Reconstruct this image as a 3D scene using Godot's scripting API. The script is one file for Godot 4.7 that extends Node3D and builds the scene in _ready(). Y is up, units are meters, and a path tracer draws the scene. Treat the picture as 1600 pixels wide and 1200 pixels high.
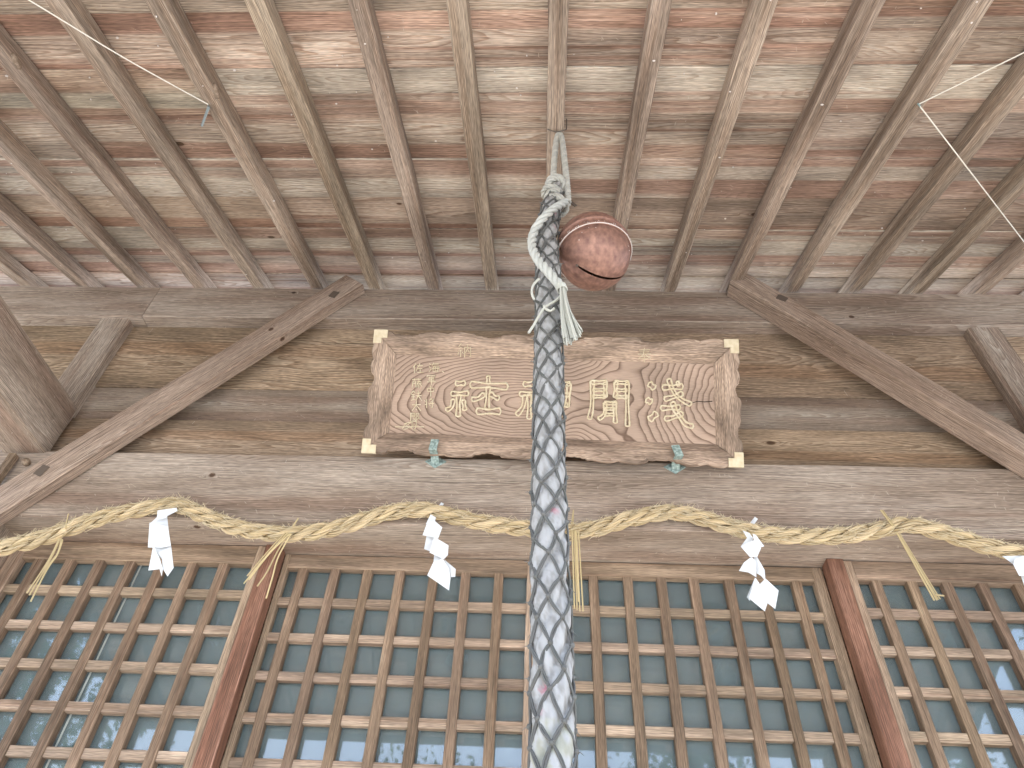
extends Node3D
# Porch of a small wooden shrine seen from below: z = 0 is the front face of the wall beams, +z runs out to the visitor.

const EYE := Vector3(0.03, 1.6, 2.15)
const FOCAL := 1100.0            # in pixels of the 1600 x 1200 photograph
const SLOPE := 0.41745           # fall of the porch roof per metre outwards
const ROOF_Y := 4.457            # underside of the rafters at z = 0
const RAFTER := 0.07
const EAVE_Z := 2.66
const VERGE_X := 2.95

const TIMBER := Color(1.0, 0.97, 0.945)   # one colour for all the beams and posts, which are cut from the same cedar

var rng := RandomNumberGenerator.new()
var turn := Basis.IDENTITY
var M := {}
var T := {}

# ------------------------------------------------------------------ mesh collector
class MB:
	var v := PackedVector3Array()
	var n := PackedVector3Array()
	var uv := PackedVector2Array()
	var c := PackedColorArray()
	var ix := PackedInt32Array()
	func put(p: Vector3, nn: Vector3, t: Vector2, col: Color) -> int:
		v.append(p); n.append(nn); uv.append(t); c.append(col)
		return v.size() - 1
	func tri_i(a: int, b: int, d: int) -> void:
		# wound so that the front is where the stored normal points
		var g := (v[d] - v[a]).cross(v[b] - v[a])
		ix.append(a)
		if g.dot(n[a] + n[b] + n[d]) >= 0.0:
			ix.append(b); ix.append(d)
		else:
			ix.append(d); ix.append(b)
	func quad(a: Vector3, b: Vector3, d: Vector3, e: Vector3, out: Vector3, ta: Vector2, tb: Vector2, td: Vector2, te: Vector2, col: Color) -> void:
		var nn := (b - a).cross(e - a)
		if nn.length_squared() < 1e-14:
			nn = (d - b).cross(a - b)
		nn = nn.normalized()
		if nn.dot(out) < 0.0:
			nn = -nn
		var i := put(a, nn, ta, col)
		put(b, nn, tb, col); put(d, nn, td, col); put(e, nn, te, col)
		tri_i(i, i + 1, i + 2); tri_i(i, i + 2, i + 3)
	func poly(pts: Array, out: Vector3, col: Color, uvs: Array = []) -> void:
		var i0 := v.size()
		for k in pts.size():
			put(pts[k], out.normalized(), uvs[k] if uvs.size() > k else Vector2(pts[k].x, pts[k].y), col)
		for k in range(1, pts.size() - 1):
			tri_i(i0, i0 + k, i0 + k + 1)
	func mesh() -> ArrayMesh:
		var a := []
		a.resize(Mesh.ARRAY_MAX)
		a[Mesh.ARRAY_VERTEX] = v; a[Mesh.ARRAY_NORMAL] = n; a[Mesh.ARRAY_TEX_UV] = uv
		a[Mesh.ARRAY_COLOR] = c; a[Mesh.ARRAY_INDEX] = ix
		var m := ArrayMesh.new()
		m.add_surface_from_arrays(Mesh.PRIMITIVE_TRIANGLES, a)
		return m

# ------------------------------------------------------------------ pixels of the photograph as rays
func ray(x: float, y: float) -> Vector3:
	return turn * Vector3((x - 800.0) / FOCAL, -(y - 600.0) / FOCAL, -1.0)
func on_z(x: float, y: float, z: float) -> Vector3:
	var r := ray(x, y)
	return EYE + r * ((z - EYE.z) / r.z)
func on_plane(x: float, y: float, p: Vector3, nn: Vector3) -> Vector3:
	var r := ray(x, y)
	return EYE + r * ((p - EYE).dot(nn) / r.dot(nn))
func on_roof(x: float, y: float, below: float) -> Vector3:
	return on_plane(x, y, Vector3(0, ROOF_Y - below, 0), Vector3(0, 1, SLOPE))
func roof_y(z: float) -> float:
	return ROOF_Y - SLOPE * z

# ------------------------------------------------------------------ scene tree helpers
var taken := {}
func numbered(called: String) -> String:
	taken[called] = taken.get(called, -1) + 1
	return called if taken[called] == 0 else "%s_%03d" % [called, taken[called]]
func tag(o: Node3D, label: String, category: String, group := "") -> void:
	o.set_meta("label", label); o.set_meta("category", category)
	if group != "":
		o.set_meta("group", group)
func thing(called: String, label: String, category: String, at: Vector3, group := "") -> Node3D:
	var o := Node3D.new()
	o.name = numbered(called)
	add_child(o)
	o.position = at
	tag(o, label, category, group)
	return o
func shift(o: Node) -> Vector3:
	var p := Vector3.ZERO
	while o != self:
		p += (o as Node3D).position
		o = o.get_parent()
	return p
# a part whose vertices were laid in scene coordinates
func part(called: String, mb: MB, m: Material, parent: Node) -> MeshInstance3D:
	var o := MeshInstance3D.new()
	o.mesh = mb.mesh()
	o.material_override = m
	o.name = called
	o.cast_shadow = GeometryInstance3D.SHADOW_CASTING_SETTING_ON
	parent.add_child(o, true)
	if parent != self:
		o.position = -shift(parent)
	return o
func holder(called: String, parent: Node) -> Node3D:
	var o := Node3D.new()
	o.name = called
	parent.add_child(o, true)
	return o

# ------------------------------------------------------------------ shapes
# A timber from a to b, w across and h along up, with chamfered arrises, slightly uneven; grain runs along it.
func timber(mb: MB, a: Vector3, b: Vector3, up: Vector3, w: float, h: float, ch: float, segs: int, jit: float, tl: float, tw: float, col: Color, ends := true) -> void:
	var d := (b - a)
	var L := d.length()
	d /= L
	var side := d.cross(up).normalized()
	var u := side.cross(d).normalized()
	var hw := w / 2.0
	var hh := h / 2.0
	var sec := [Vector2(-hw + ch, -hh), Vector2(hw - ch, -hh), Vector2(hw, -hh + ch), Vector2(hw, hh - ch), Vector2(hw - ch, hh), Vector2(-hw + ch, hh), Vector2(-hw, hh - ch), Vector2(-hw, -hh + ch)]
	var rings := []
	var j := []
	for k in 8:
		j.append(Vector2.ZERO)
	for s in segs + 1:
		var ring := []
		for k in 8:
			j[k] = j[k] * 0.6 + Vector2(rng.randf_range(-jit, jit), rng.randf_range(-jit, jit))
			var q: Vector2 = sec[k] + j[k]
			ring.append(a + d * (L * s / segs) + side * q.x + u * q.y)
		rings.append(ring)
	var us: float = minf(1.0, L / tl)
	var u0 := rng.randf_range(0.0, 1.0 - us)
	for k in 8:
		var k2 := (k + 1) % 8
		var fw: float = (sec[k2] - sec[k]).length()
		var vs: float = minf(1.0, fw / tw)
		var v0 := rng.randf_range(0.0, 1.0 - vs)
		var mid: Vector2 = (sec[k] + sec[k2]) / 2.0
		var outv := side * mid.x / hw / hw + u * mid.y / hh / hh
		if k % 2 == 0:
			outv = (side * signf(mid.x) if absf(mid.x) > hw - 1e-5 else u * signf(mid.y))
		for s in segs:
			var t0 := u0 + us * s / segs
			var t1 := u0 + us * (s + 1) / segs
			mb.quad(rings[s][k], rings[s + 1][k], rings[s + 1][k2], rings[s][k2], outv, Vector2(t0, v0), Vector2(t1, v0), Vector2(t1, v0 + vs), Vector2(t0, v0 + vs), col)
	if ends:
		for e in 2:
			var r: Array = rings[0] if e == 0 else rings[segs]
			var tv := []
			for k in 8:
				tv.append(Vector2(u0 + sec[k].x * 0.2, 0.5 + sec[k].y / tw))
			mb.poly(r, -d if e == 0 else d, col, tv)

# A flat board whose broad face is a-b (along the grain) by wid, thickness away from out; a is the middle of one end.
func board(mb: MB, a: Vector3, b: Vector3, across: Vector3, wid: float, thick: float, tl: float, col: Color, flip: bool, bow := 0.0) -> void:
	var d := (b - a).normalized()
	var L := (b - a).length()
	var acr := across.normalized()
	var out := d.cross(acr).normalized()
	var us: float = minf(1.0, L / tl)
	var u0 := rng.randf_range(0.0, 1.0 - us)
	var segs := maxi(2, int(L / 0.35))
	var e := wid / 2.0
	var ch := 0.002
	var pts := [[-e, -thick, 0.0], [-e, -ch, 0.02], [-e + ch, 0.0, 0.03], [-e * 0.33, 0.0, 0.35], [e * 0.33, 0.0, 0.65], [e - ch, 0.0, 0.97], [e, -ch, 0.98], [e, -thick, 1.0]]
	var prev := []
	var w1 := rng.randf_range(-0.0015, 0.0015)
	var w2 := rng.randf_range(-0.0015, 0.0015)
	for s in segs + 1:
		var row := []
		w1 = w1 * 0.7 + rng.randf_range(-0.0009, 0.0009)
		w2 = w2 * 0.7 + rng.randf_range(-0.0009, 0.0009)
		for k in pts.size():
			var q: Array = pts[k]
			var f: float = (q[0] / e + 1.0) / 2.0
			var lift: float = lerpf(w1, w2, f) + bow * (1.0 - pow(q[0] / e, 2.0))
			row.append(a + d * (L * s / segs) + acr * q[0] + out * (q[1] + (lift if q[1] > -0.01 else 0.0)))
		if s > 0:
			for k in pts.size() - 1:
				var o2 := out
				if k == 0: o2 = -acr
				elif k == pts.size() - 2: o2 = acr
				var va: float = pts[k][2]
				var vb: float = pts[k + 1][2]
				if flip:
					va = 1.0 - va; vb = 1.0 - vb
				var t0 := u0 + us * (s - 1) / segs
				var t1 := u0 + us * s / segs
				mb.quad(prev[k], row[k], row[k + 1], prev[k + 1], o2, Vector2(t0, va), Vector2(t1, va), Vector2(t1, vb), Vector2(t0, vb), col)
		for en in 2:
			if (s == 0 and en == 0) or (s == segs and en == 1):
				mb.quad(row[0], row[1], row[6], row[7], d if s > 0 else -d, Vector2(u0, 0), Vector2(u0, .1), Vector2(u0 + .01, .9), Vector2(u0 + .01, 1), col)
		prev = row
	# back
	mb.quad(a - acr * e - out * thick, b - acr * e - out * thick, b + acr * e - out * thick, a + acr * e - out * thick, -out, Vector2(u0, 0), Vector2(u0 + us, 0), Vector2(u0 + us, 1), Vector2(u0, 1), col)

func smooth_path(pts: Array, step: float) -> Array:
	var cv := Curve3D.new()
	cv.bake_interval = step
	for k in pts.size():
		var t := Vector3.ZERO
		if k > 0 and k < pts.size() - 1:
			t = (pts[k + 1] - pts[k - 1]) / 6.0
		cv.add_point(pts[k], -t, t)
	return Array(cv.get_baked_points())

# round tube along a list of points; radii is a number or an array
func tube(mb: MB, pts: Array, rad, sides: int, col: Color, us := 8.0, cap := true) -> void:
	if pts.size() < 2:
		return
	var ref := Vector3(0.31, 0.17, 0.93).normalized()
	var first := -1
	var run := 0.0
	for k in pts.size():
		var tg: Vector3 = (pts[mini(k + 1, pts.size() - 1)] - pts[maxi(k - 1, 0)]).normalized()
		ref = (ref - tg * ref.dot(tg)).normalized()
		var bi := tg.cross(ref)
		var r: float = rad[k] if rad is Array else rad
		if k > 0:
			run += (pts[k] - pts[k - 1]).length()
		var base := mb.v.size()
		for s in sides + 1:
			var an := TAU * s / sides
			var o := ref * cos(an) + bi * sin(an)
			mb.put(pts[k] + o * r, o, Vector2(run * us, float(s) / sides), col)
		if first >= 0:
			for s in sides:
				mb.tri_i(first + s, base + s, base + s + 1)
				mb.tri_i(first + s, base + s + 1, first + s + 1)
		if cap and (k == 0 or k == pts.size() - 1):
			var ce := mb.put(pts[k], -tg if k == 0 else tg, Vector2.ZERO, col)
			for s in sides:
				mb.ix.append(ce)
				if k == 0:
					mb.ix.append(base + s); mb.ix.append(base + s + 1)
				else:
					mb.ix.append(base + s + 1); mb.ix.append(base + s)
		first = base

# points that wind round a path
func winding(path: Array, rad: float, pitch: float, phase: float, flat := 1.0) -> Array:
	var out := []
	var ref := Vector3(0.31, 0.17, 0.93).normalized()
	var run := 0.0
	for k in path.size():
		var tg: Vector3 = (path[mini(k + 1, path.size() - 1)] - path[maxi(k - 1, 0)]).normalized()
		ref = (ref - tg * ref.dot(tg)).normalized()
		var bi := tg.cross(ref)
		if k > 0:
			run += (path[k] - path[k - 1]).length()
		var an := phase + TAU * run / pitch
		out.append(path[k] + (ref * cos(an) + bi * sin(an) * flat) * rad)
	return out

func twisted(mb: MB, path: Array, rad: float, strands: int, pitch: float, col: Color, ragged := 0.1) -> void:
	for s in strands:
		var cc := col * rng.randf_range(1.0 - ragged, 1.0 + ragged)
		tube(mb, winding(path, rad * 0.5, pitch, TAU * s / strands), rad * 0.56, 7, cc)

func blob(mb: MB, at: Vector3, r: Vector3, col: Color, rings := 6, sides := 9, rough := 0.0) -> void:
	var base := mb.v.size()
	for i in rings + 1:
		var th := PI * i / rings
		for s in sides + 1:
			var ph := TAU * s / sides
			var o := Vector3(sin(th) * cos(ph), cos(th), sin(th) * sin(ph))
			var k := 1.0 + rough * sin(5.0 * ph + 3.0 * th) * sin(th)
			mb.put(at + o * r * k, (o / r).normalized(), Vector2(float(s) / sides, float(i) / rings), col)
	for i in rings:
		for s in sides:
			var p := base + i * (sides + 1) + s
			mb.tri_i(p, p + sides + 1, p + sides + 2)
			mb.tri_i(p, p + sides + 2, p + 1)

# ------------------------------------------------------------------ computed wood
func field(sd: int, w: int, h: int, sw: int, sh: int, freq: float, oct := 3) -> PackedByteArray:
	var nz := FastNoiseLite.new()
	nz.seed = sd
	nz.noise_type = FastNoiseLite.TYPE_SIMPLEX_SMOOTH
	nz.frequency = freq
	nz.fractal_octaves = oct
	var im := nz.get_image(sw, sh, false, false, true)
	im.resize(w, h, Image.INTERPOLATE_CUBIC)
	im.convert(Image.FORMAT_L8)
	return im.get_data()

# o: length, width (m), rings per metre, pith offset and depth, colours; knots as [x, y, radius] in metres
func wood(sd: int, w: int, h: int, o: Dictionary) -> ImageTexture:
	var warp := field(sd, w, h, 48, 24, 0.06, 3)
	var warp2 := field(sd + 11, w, h, 24, 16, 0.1, 2)
	var fib := field(sd + 23, w, h, w >> 5, h, 0.33, 2)
	var fine := field(sd + 31, w, h, w >> 3, h, 0.45, 2)
	var tone := field(sd + 41, w, h, 40, 12, 0.09, 3)
	var band := field(sd + 53, w, h, 10, 48, 0.045, 3)
	var data := PackedByteArray()
	data.resize(w * h * 3)
	var len: float = o.len
	var wid: float = o.wid
	var rpm: float = o.rpm
	var y0: float = o.y0
	var d0: float = o.d0
	var sl: float = o.slope
	var wy: float = o.get("warp", 0.03)
	var pale: Color = o.pale
	var late: Color = o.late
	var grey: Color = o.grey
	var red: Color = o.get("red", o.pale)
	var redf: float = o.get("redf", 0.0)
	var greyf: float = o.get("greyf", 0.5)
	var sharp: float = o.get("sharp", 3.0)
	var depth: float = o.get("contrast", 1.0)
	var knots: Array = o.get("knots", [])
	var k := 0
	for j in h:
		var y := (float(j) / h - 0.5) * wid
		for i in w:
			var p := j * w + i
			var x := len * i / w
			var yc := y - y0 + (warp2[p] / 255.0 - 0.5) * wy
			var dz := d0 + sl * (x - len * 0.5) + (warp[p] / 255.0 - 0.5) * wy
			var r := sqrt(yc * yc + dz * dz)
			var dark := 0.0
			for kn in knots:
				var kx: float = (x - kn[0]) / kn[2]
				var ky: float = (y - kn[1]) / kn[2]
				var q := kx * kx * 0.12 + ky * ky
				if q < 9.0:
					r += kn[2] * 1.6 * exp(-q)
					var q2 := kx * kx * 0.7 + ky * ky
					if q2 < 1.2:
						dark = maxf(dark, 1.2 - q2)
			var ph := r * rpm
			var s := ph - floorf(ph)
			var lw := pow(s, sharp)
			if s > 0.93:
				lw *= (1.0 - s) / 0.07
			var f := fib[p] / 255.0 - 0.5
			var g := fine[p] / 255.0 - 0.5
			var t := tone[p] / 255.0
			var b := clampf((band[p] / 255.0 - 0.48) * 5.0, 0.0, 1.0) * redf
			lw = clampf(lw * depth + dark, 0.0, 1.0)
			var gy := clampf((t - 0.35) * 2.0 + f, 0.0, 1.0) * greyf
			var br := (1.0 + f * 0.62 + g * 0.5) * (0.80 + 0.40 * t)
			var cr := lerpf(lerpf(lerpf(pale.r, red.r, b), grey.r, gy), late.r, lw) * br
			var cg := lerpf(lerpf(lerpf(pale.g, red.g, b), grey.g, gy), late.g, lw) * br
			var cb := lerpf(lerpf(lerpf(pale.b, red.b, b), grey.b, gy), late.b, lw) * br
			if dark > 0.6:
				cr *= 0.7; cg *= 0.66; cb *= 0.62
			data[k] = int(clampf(cr, 0, 1) * 255.0)
			data[k + 1] = int(clampf(cg, 0, 1) * 255.0)
			data[k + 2] = int(clampf(cb, 0, 1) * 255.0)
			k += 3
	var im := Image.create_from_data(w, h, false, Image.FORMAT_RGB8, data)
	var r2 := RandomNumberGenerator.new()
	r2.seed = sd + 5
	for q in int(o.get("flecks", 0)):      # pale scuffs and droppings that stick to the timber
		var fx := r2.randi_range(4, w - 30)
		var fy := r2.randi_range(4, h - 50)
		var fl := r2.randi_range(3, 22)
		var dx := r2.randf_range(-0.9, 0.3)
		for e in fl:
			var cc: Color = im.get_pixel(int(clampf(fx + dx * e, 0, w - 1)), fy + e)
			im.set_pixel(int(clampf(fx + dx * e, 0, w - 1)), fy + e, cc.lerp(Color(0.86, 0.83, 0.78), r2.randf_range(0.4, 0.95)))
	for q in int(o.get("checks", 0)):      # fine drying cracks along the grain
		var fx := r2.randi_range(4, w - 320)
		var fy := r2.randi_range(4, h - 8)
		var fl := r2.randi_range(40, 300)
		for e in fl:
			var yy := int(fy + 2.0 * sin(e * 0.03 + q))
			if yy >= 0 and yy < h:
				im.set_pixel(fx + e, yy, im.get_pixel(fx + e, yy) * 0.5)
	im.generate_mipmaps()
	return ImageTexture.create_from_image(im)

func wood_material(called: String, t: Texture2D, relief: float, rough := 0.82) -> StandardMaterial3D:
	var m := StandardMaterial3D.new()
	m.resource_name = called
	m.albedo_texture = t
	m.albedo_color = Color(0.91, 0.905, 0.89) if called in ["roof cedar", "plaque panel", "plaque frame"] else Color(0.87, 0.86, 0.845)
	m.vertex_color_use_as_albedo = true
	m.roughness = rough
	m.metallic_specular = 0.35
	m.heightmap_enabled = true
	m.heightmap_texture = t
	m.heightmap_scale = relief
	m.heightmap_flip_texture = true
	return m
func plain(called: String, col: Color, rough: float, spec := 0.4) -> StandardMaterial3D:
	var m := StandardMaterial3D.new()
	m.resource_name = called
	m.albedo_color = col
	m.roughness = rough
	m.metallic_specular = spec
	return m
func tinted(called: String, rough: float) -> StandardMaterial3D:
	var m := plain(called, Color.WHITE, rough)
	m.vertex_color_use_as_albedo = true
	return m
func speckle(sd: int, lo: Color, hi: Color, freq: float, size := 512) -> NoiseTexture2D:
	var nz := FastNoiseLite.new()
	nz.seed = sd
	nz.frequency = freq
	nz.fractal_octaves = 5
	var g := Gradient.new()
	g.set_color(0, lo); g.set_color(1, hi)
	var t := NoiseTexture2D.new()
	t.width = size; t.height = size
	t.seamless = true
	t.noise = nz
	t.color_ramp = g
	return t

func make_materials() -> void:
	var pale := Color8(206, 195, 182)
	var late := Color8(146, 125, 109)
	var grey := Color8(194, 186, 176)
	var red := Color8(174, 140, 124)
	var rs := [
		{"y0": -0.03, "d0": 0.05, "slope": 0.03, "contrast": 0.8, "rpm": 105.0, "knots": [[0.8, 0.03, 0.012]]},
		{"y0": 0.05, "d0": 0.03, "slope": -0.02, "rpm": 190.0, "knots": [[2.2, -0.05, 0.009]]},
		{"y0": 0.16, "d0": 0.12, "slope": 0.01, "rpm": 230.0, "knots": []},
		{"y0": 0.0, "d0": 0.02, "slope": 0.05, "contrast": 0.8, "rpm": 95.0, "knots": [[1.5, 0.0, 0.014], [0.4, -0.06, 0.008]]},
		{"y0": -0.14, "d0": 0.08, "slope": -0.03, "rpm": 210.0, "knots": []},
	]
	for k in rs.size():
		var o: Dictionary = rs[k]
		o.merge({"len": 3.0, "wid": 0.22, "pale": pale, "late": late, "grey": grey, "red": red, "redf": 0.85, "greyf": 0.45, "sharp": 2.4, "contrast": 0.62, "warp": 0.06, "checks": 10, "flecks": 110})
		M["roof%d" % k] = wood_material("roof cedar", wood(100 + k * 7, 2048, 256, o), 0.12)
	var bm := [
		{"y0": 0.2, "d0": 0.1, "slope": 0.02, "rpm": 230.0, "knots": [[1.2, 0.05, 0.012]]},
		{"y0": 0.02, "d0": 0.05, "slope": 0.03, "rpm": 170.0, "knots": [[3.4, -0.05, 0.012], [0.7, 0.1, 0.01]]},
	]
	for k in bm.size():
		var o: Dictionary = bm[k]
		o.merge({"len": 4.9, "wid": 0.33, "pale": Color8(182, 166, 151), "late": Color8(128, 111, 99), "grey": Color8(170, 164, 156), "red": Color8(162, 134, 118), "redf": 0.5, "greyf": 0.8, "sharp": 1.8, "contrast": 0.65, "warp": 0.06, "checks": 70, "flecks": 260})
		M["beam%d" % k] = wood_material("weathered beam cedar", wood(300 + k * 7, 2048, 384, o), 0.1)
	M["wall"] = wood_material("warm board cedar", wood(400, 2048, 256, {"len": 3.0, "wid": 0.32, "rpm": 120.0, "y0": 0.03, "d0": 0.05, "slope": 0.04, "pale": Color8(190, 168, 144), "late": Color8(130, 108, 88), "grey": Color8(170, 156, 140), "red": Color8(174, 138, 108), "redf": 0.6, "greyf": 0.5, "sharp": 1.7, "contrast": 0.8, "warp": 0.07, "checks": 20, "flecks": 20, "knots": [[0.5, 0.05, 0.014]]}), 0.1)
	M["rafter"] = wood_material("rafter cedar", wood(500, 2048, 128, {"len": 3.2, "wid": 0.1, "rpm": 330.0, "y0": 0.1, "d0": 0.05, "slope": 0.01, "pale": Color8(190, 173, 156), "late": Color8(130, 111, 96), "grey": Color8(178, 168, 157), "redf": 0.3, "red": Color8(160, 128, 104), "greyf": 0.5, "sharp": 1.6, "contrast": 0.6, "warp": 0.012, "checks": 24}), 0.1)
	M["lattice"] = wood_material("lattice cypress", wood(600, 1024, 128, {"len": 2.2, "wid": 0.08, "rpm": 420.0, "y0": 0.1, "d0": 0.04, "slope": 0.008, "pale": Color8(180, 160, 141), "late": Color8(142, 119, 102), "grey": Color8(168, 154, 140), "redf": 0.5, "red": Color8(158, 128, 108), "greyf": 0.4, "sharp": 1.5, "contrast": 0.6, "warp": 0.01}), 0.04)
	M["stain"] = wood_material("red stained post", wood(700, 1024, 128, {"len": 2.4, "wid": 0.1, "rpm": 380.0, "y0": 0.12, "d0": 0.05, "slope": 0.004, "pale": Color8(158, 116, 96), "late": Color8(134, 94, 76), "grey": Color8(162, 134, 122), "redf": 0.3, "red": Color8(148, 98, 76), "greyf": 0.6, "sharp": 1.3, "contrast": 0.4, "warp": 0.01}), 0.03, 0.7)
	M["panel"] = wood_material("plaque panel", panel_texture(), 0.07)
	M["frame"] = wood_material("plaque frame", wood(800, 1024, 128, {"len": 1.6, "wid": 0.12, "rpm": 230.0, "y0": 0.02, "d0": 0.03, "slope": 0.03, "pale": Color8(178, 158, 142), "late": Color8(126, 106, 92), "grey": Color8(166, 152, 140), "greyf": 0.4, "sharp": 2.0, "contrast": 0.7, "warp": 0.02}), 0.06)
	M["gold"] = plain("worn gilding", Color8(255, 255, 255), 0.6)
	M["gold"].albedo_texture = speckle(3, Color8(186, 168, 134), Color8(218, 206, 180), 0.02, 256)
	M["gold"].uv1_triplanar = true
	M["gold"].uv1_scale = Vector3(6, 6, 6)
	M["straw"] = tinted("rice straw", 0.7)
	M["straw"].albedo_color = Color(0.91, 0.90, 0.89)
	M["cord"] = tinted("cotton cord", 0.9)
	M["cord"].albedo_color = Color(0.86, 0.86, 0.85)
	M["cloth"] = tinted("rope cloth", 0.95)
	M["cloth"].albedo_color = Color(0.9, 0.9, 0.9)
	M["paper"] = plain("white paper", Color8(218, 221, 224), 0.8)
	M["paper"].backlight_enabled = true
	M["paper"].backlight = Color(0.3, 0.3, 0.3)
	M["iron"] = plain("verdigris copper", Color8(196, 214, 208), 0.75)
	M["iron"].albedo_texture = speckle(9, Color8(120, 130, 126), Color8(255, 255, 255), 0.03, 256)
	M["iron"].uv1_triplanar = true
	M["iron"].uv1_scale = Vector3(9, 9, 9)
	M["dark_plug"] = plain("dark plug", Color8(92, 80, 70), 0.9)
	M["glass"] = plain("window glass", Color(0.75, 0.85, 0.86, 0.10), 0.02, 0.5)
	M["glass"].transparency = BaseMaterial3D.TRANSPARENCY_ALPHA
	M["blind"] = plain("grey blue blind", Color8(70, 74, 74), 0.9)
	M["bell"] = plain("patinated bell copper", Color8(178, 146, 132), 0.48)
	M["bell"].albedo_texture = speckle(14, Color8(150, 136, 138), Color8(255, 240, 228), 0.03, 512)
	M["bell"].uv1_triplanar = true
	M["bell"].uv1_scale = Vector3(3, 3, 3)
	M["bell"].metallic = 0.45
	M["dust"] = plain("pale dust", Color8(206, 196, 188), 0.95)
	M["string"] = plain("white string", Color8(226, 220, 206), 0.9)
	M["ground"] = plain("pale gravel", Color8(210, 207, 200), 0.95)
	M["ground"].albedo_texture = speckle(21, Color8(170, 165, 158), Color8(255, 252, 246), 0.05, 512)
	M["ground"].uv1_triplanar = true
	M["ground"].uv1_scale = Vector3(0.8, 0.8, 0.8)
	M["leaf"] = tinted("leaves", 0.6)
	M["leaf"].backlight_enabled = true
	M["leaf"].backlight = Color(0.4, 0.5, 0.2)
	M["bark"] = plain("bark", Color8(96, 82, 70), 0.95)
	M["tile"] = plain("grey roof tiles", Color8(92, 94, 96), 0.7)

func panel_texture() -> ImageTexture:
	var w := 1280
	var h := 360
	var warp := field(51, w, h, 30, 12, 0.11, 3)
	var warp2 := field(57, w, h, 90, 40, 0.12, 2)
	var fib := field(63, w, h, w >> 4, h, 0.4, 2)
	var tone := field(69, w, h, 30, 12, 0.1, 3)
	var data := PackedByteArray()
	data.resize(w * h * 3)
	var pale := Color8(186, 164, 148)
	var line := Color8(104, 84, 72)
	var k := 0
	for j in h:
		var y := (float(j) / h - 0.5) * 0.34
		for i in w:
			var p := j * w + i
			var x := (float(i) / w - 0.5) * 1.28
			var a := (warp[p] / 255.0 - 0.5) * 0.028 + (warp2[p] / 255.0 - 0.5) * 0.005
			# contours of a slab cut across two bulges of the trunk
			var e1 := sqrt(pow((x + 0.13) / 2.5, 2.0) + pow(y - 0.02, 2.0) + 0.0004)
			var e2 := sqrt(pow((x - 0.66) / 1.05, 2.0) + pow((y + 0.02) / 1.3, 2.0) + 0.0002)
			var r := minf(e1, 0.29 - e2 * 0.62) + a
			if e2 < 0.16:
				r = 0.29 - e2 * 0.62 + a
			r = lerpf(r, e1 + a, smoothstep(0.38, 0.06, x))
			var ph := r * 80.0
			var s := ph - floorf(ph)
			var lw := pow(s, 5.0)
			if s > 0.92:
				lw *= (1.0 - s) / 0.08
			var f := fib[p] / 255.0 - 0.5
			var br := (1.0 + f * 0.2) * (0.92 + 0.16 * tone[p] / 255.0)
			lw = clampf(lw * 1.3, 0.0, 1.0)
			data[k] = int(clampf(lerpf(pale.r, line.r, lw) * br, 0, 1) * 255.0)
			data[k + 1] = int(clampf(lerpf(pale.g, line.g, lw) * br, 0, 1) * 255.0)
			data[k + 2] = int(clampf(lerpf(pale.b, line.b, lw) * br, 0, 1) * 255.0)
			k += 3
	var im := Image.create_from_data(w, h, false, Image.FORMAT_RGB8, data)
	im.generate_mipmaps()
	return ImageTexture.create_from_image(im)

# ------------------------------------------------------------------ the place
func _ready() -> void:
	rng.seed = 20
	turn = Basis(Vector3.UP, deg_to_rad(3.608)) * Basis(Vector3.RIGHT, deg_to_rad(45.37)) * Basis(Vector3.BACK, deg_to_rad(3.395))
	var cam := Camera3D.new()
	cam.name = "camera"
	cam.transform = Transform3D(turn, EYE)
	cam.fov = rad_to_deg(2.0 * atan(600.0 / FOCAL))
	cam.near = 0.05
	cam.far = 400.0
	add_child(cam)
	cam.current = true
	var env := Environment.new()
	env.background_mode = Environment.BG_SKY
	var sm := ProceduralSkyMaterial.new()
	sm.sky_top_color = Color(0.48, 0.61, 0.80)
	sm.sky_horizon_color = Color(0.94, 0.96, 0.97)
	sm.sky_curve = 0.18
	sm.ground_bottom_color = Color(0.4, 0.38, 0.35)
	sm.ground_horizon_color = Color(0.6, 0.6, 0.58)
	var sky := Sky.new()
	sky.sky_material = sm
	env.sky = sky
	env.background_energy_multiplier = 2.2
	env.tonemap_mode = Environment.TONE_MAPPER_LINEAR
	env.tonemap_exposure = 4.3
	env.sdfgi_enabled = true
	env.ssao_enabled = true
	env.ssil_enabled = true
	var we := WorldEnvironment.new()
	we.name = "world_environment"
	we.environment = env
	add_child(we)
	var sun := DirectionalLight3D.new()
	sun.name = "sun"
	sun.light_energy = 1.6
	sun.light_color = Color(1.0, 0.98, 0.955)
	sun.light_angular_distance = 0.5
	sun.shadow_enabled = true
	add_child(sun)
	sun.look_at_from_position(Vector3(5, 9, 8), Vector3.ZERO)

	make_materials()
	ground()
	building()
	doors()
	plaque()
	straw_rope()
	bell_and_rope()
	strings()
	trees()

func ground() -> void:
	var mb := MB.new()
	mb.quad(Vector3(-150, 0, -150), Vector3(150, 0, -150), Vector3(150, 0, 150), Vector3(-150, 0, 150), Vector3.UP, Vector2(0, 0), Vector2(1, 0), Vector2(1, 1), Vector2(0, 1), Color.WHITE)
	var g := part("ground", mb, M.ground, self)
	g.set_meta("kind", "structure")

func tint(base: Color, amount := 0.08) -> Color:
	var k := 1.0 + rng.randf_range(-amount, amount)
	return Color(base.r * k, base.g * k * (1.0 + rng.randf_range(-0.015, 0.015)), base.b * k * (1.0 + rng.randf_range(-0.03, 0.03)))

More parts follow.
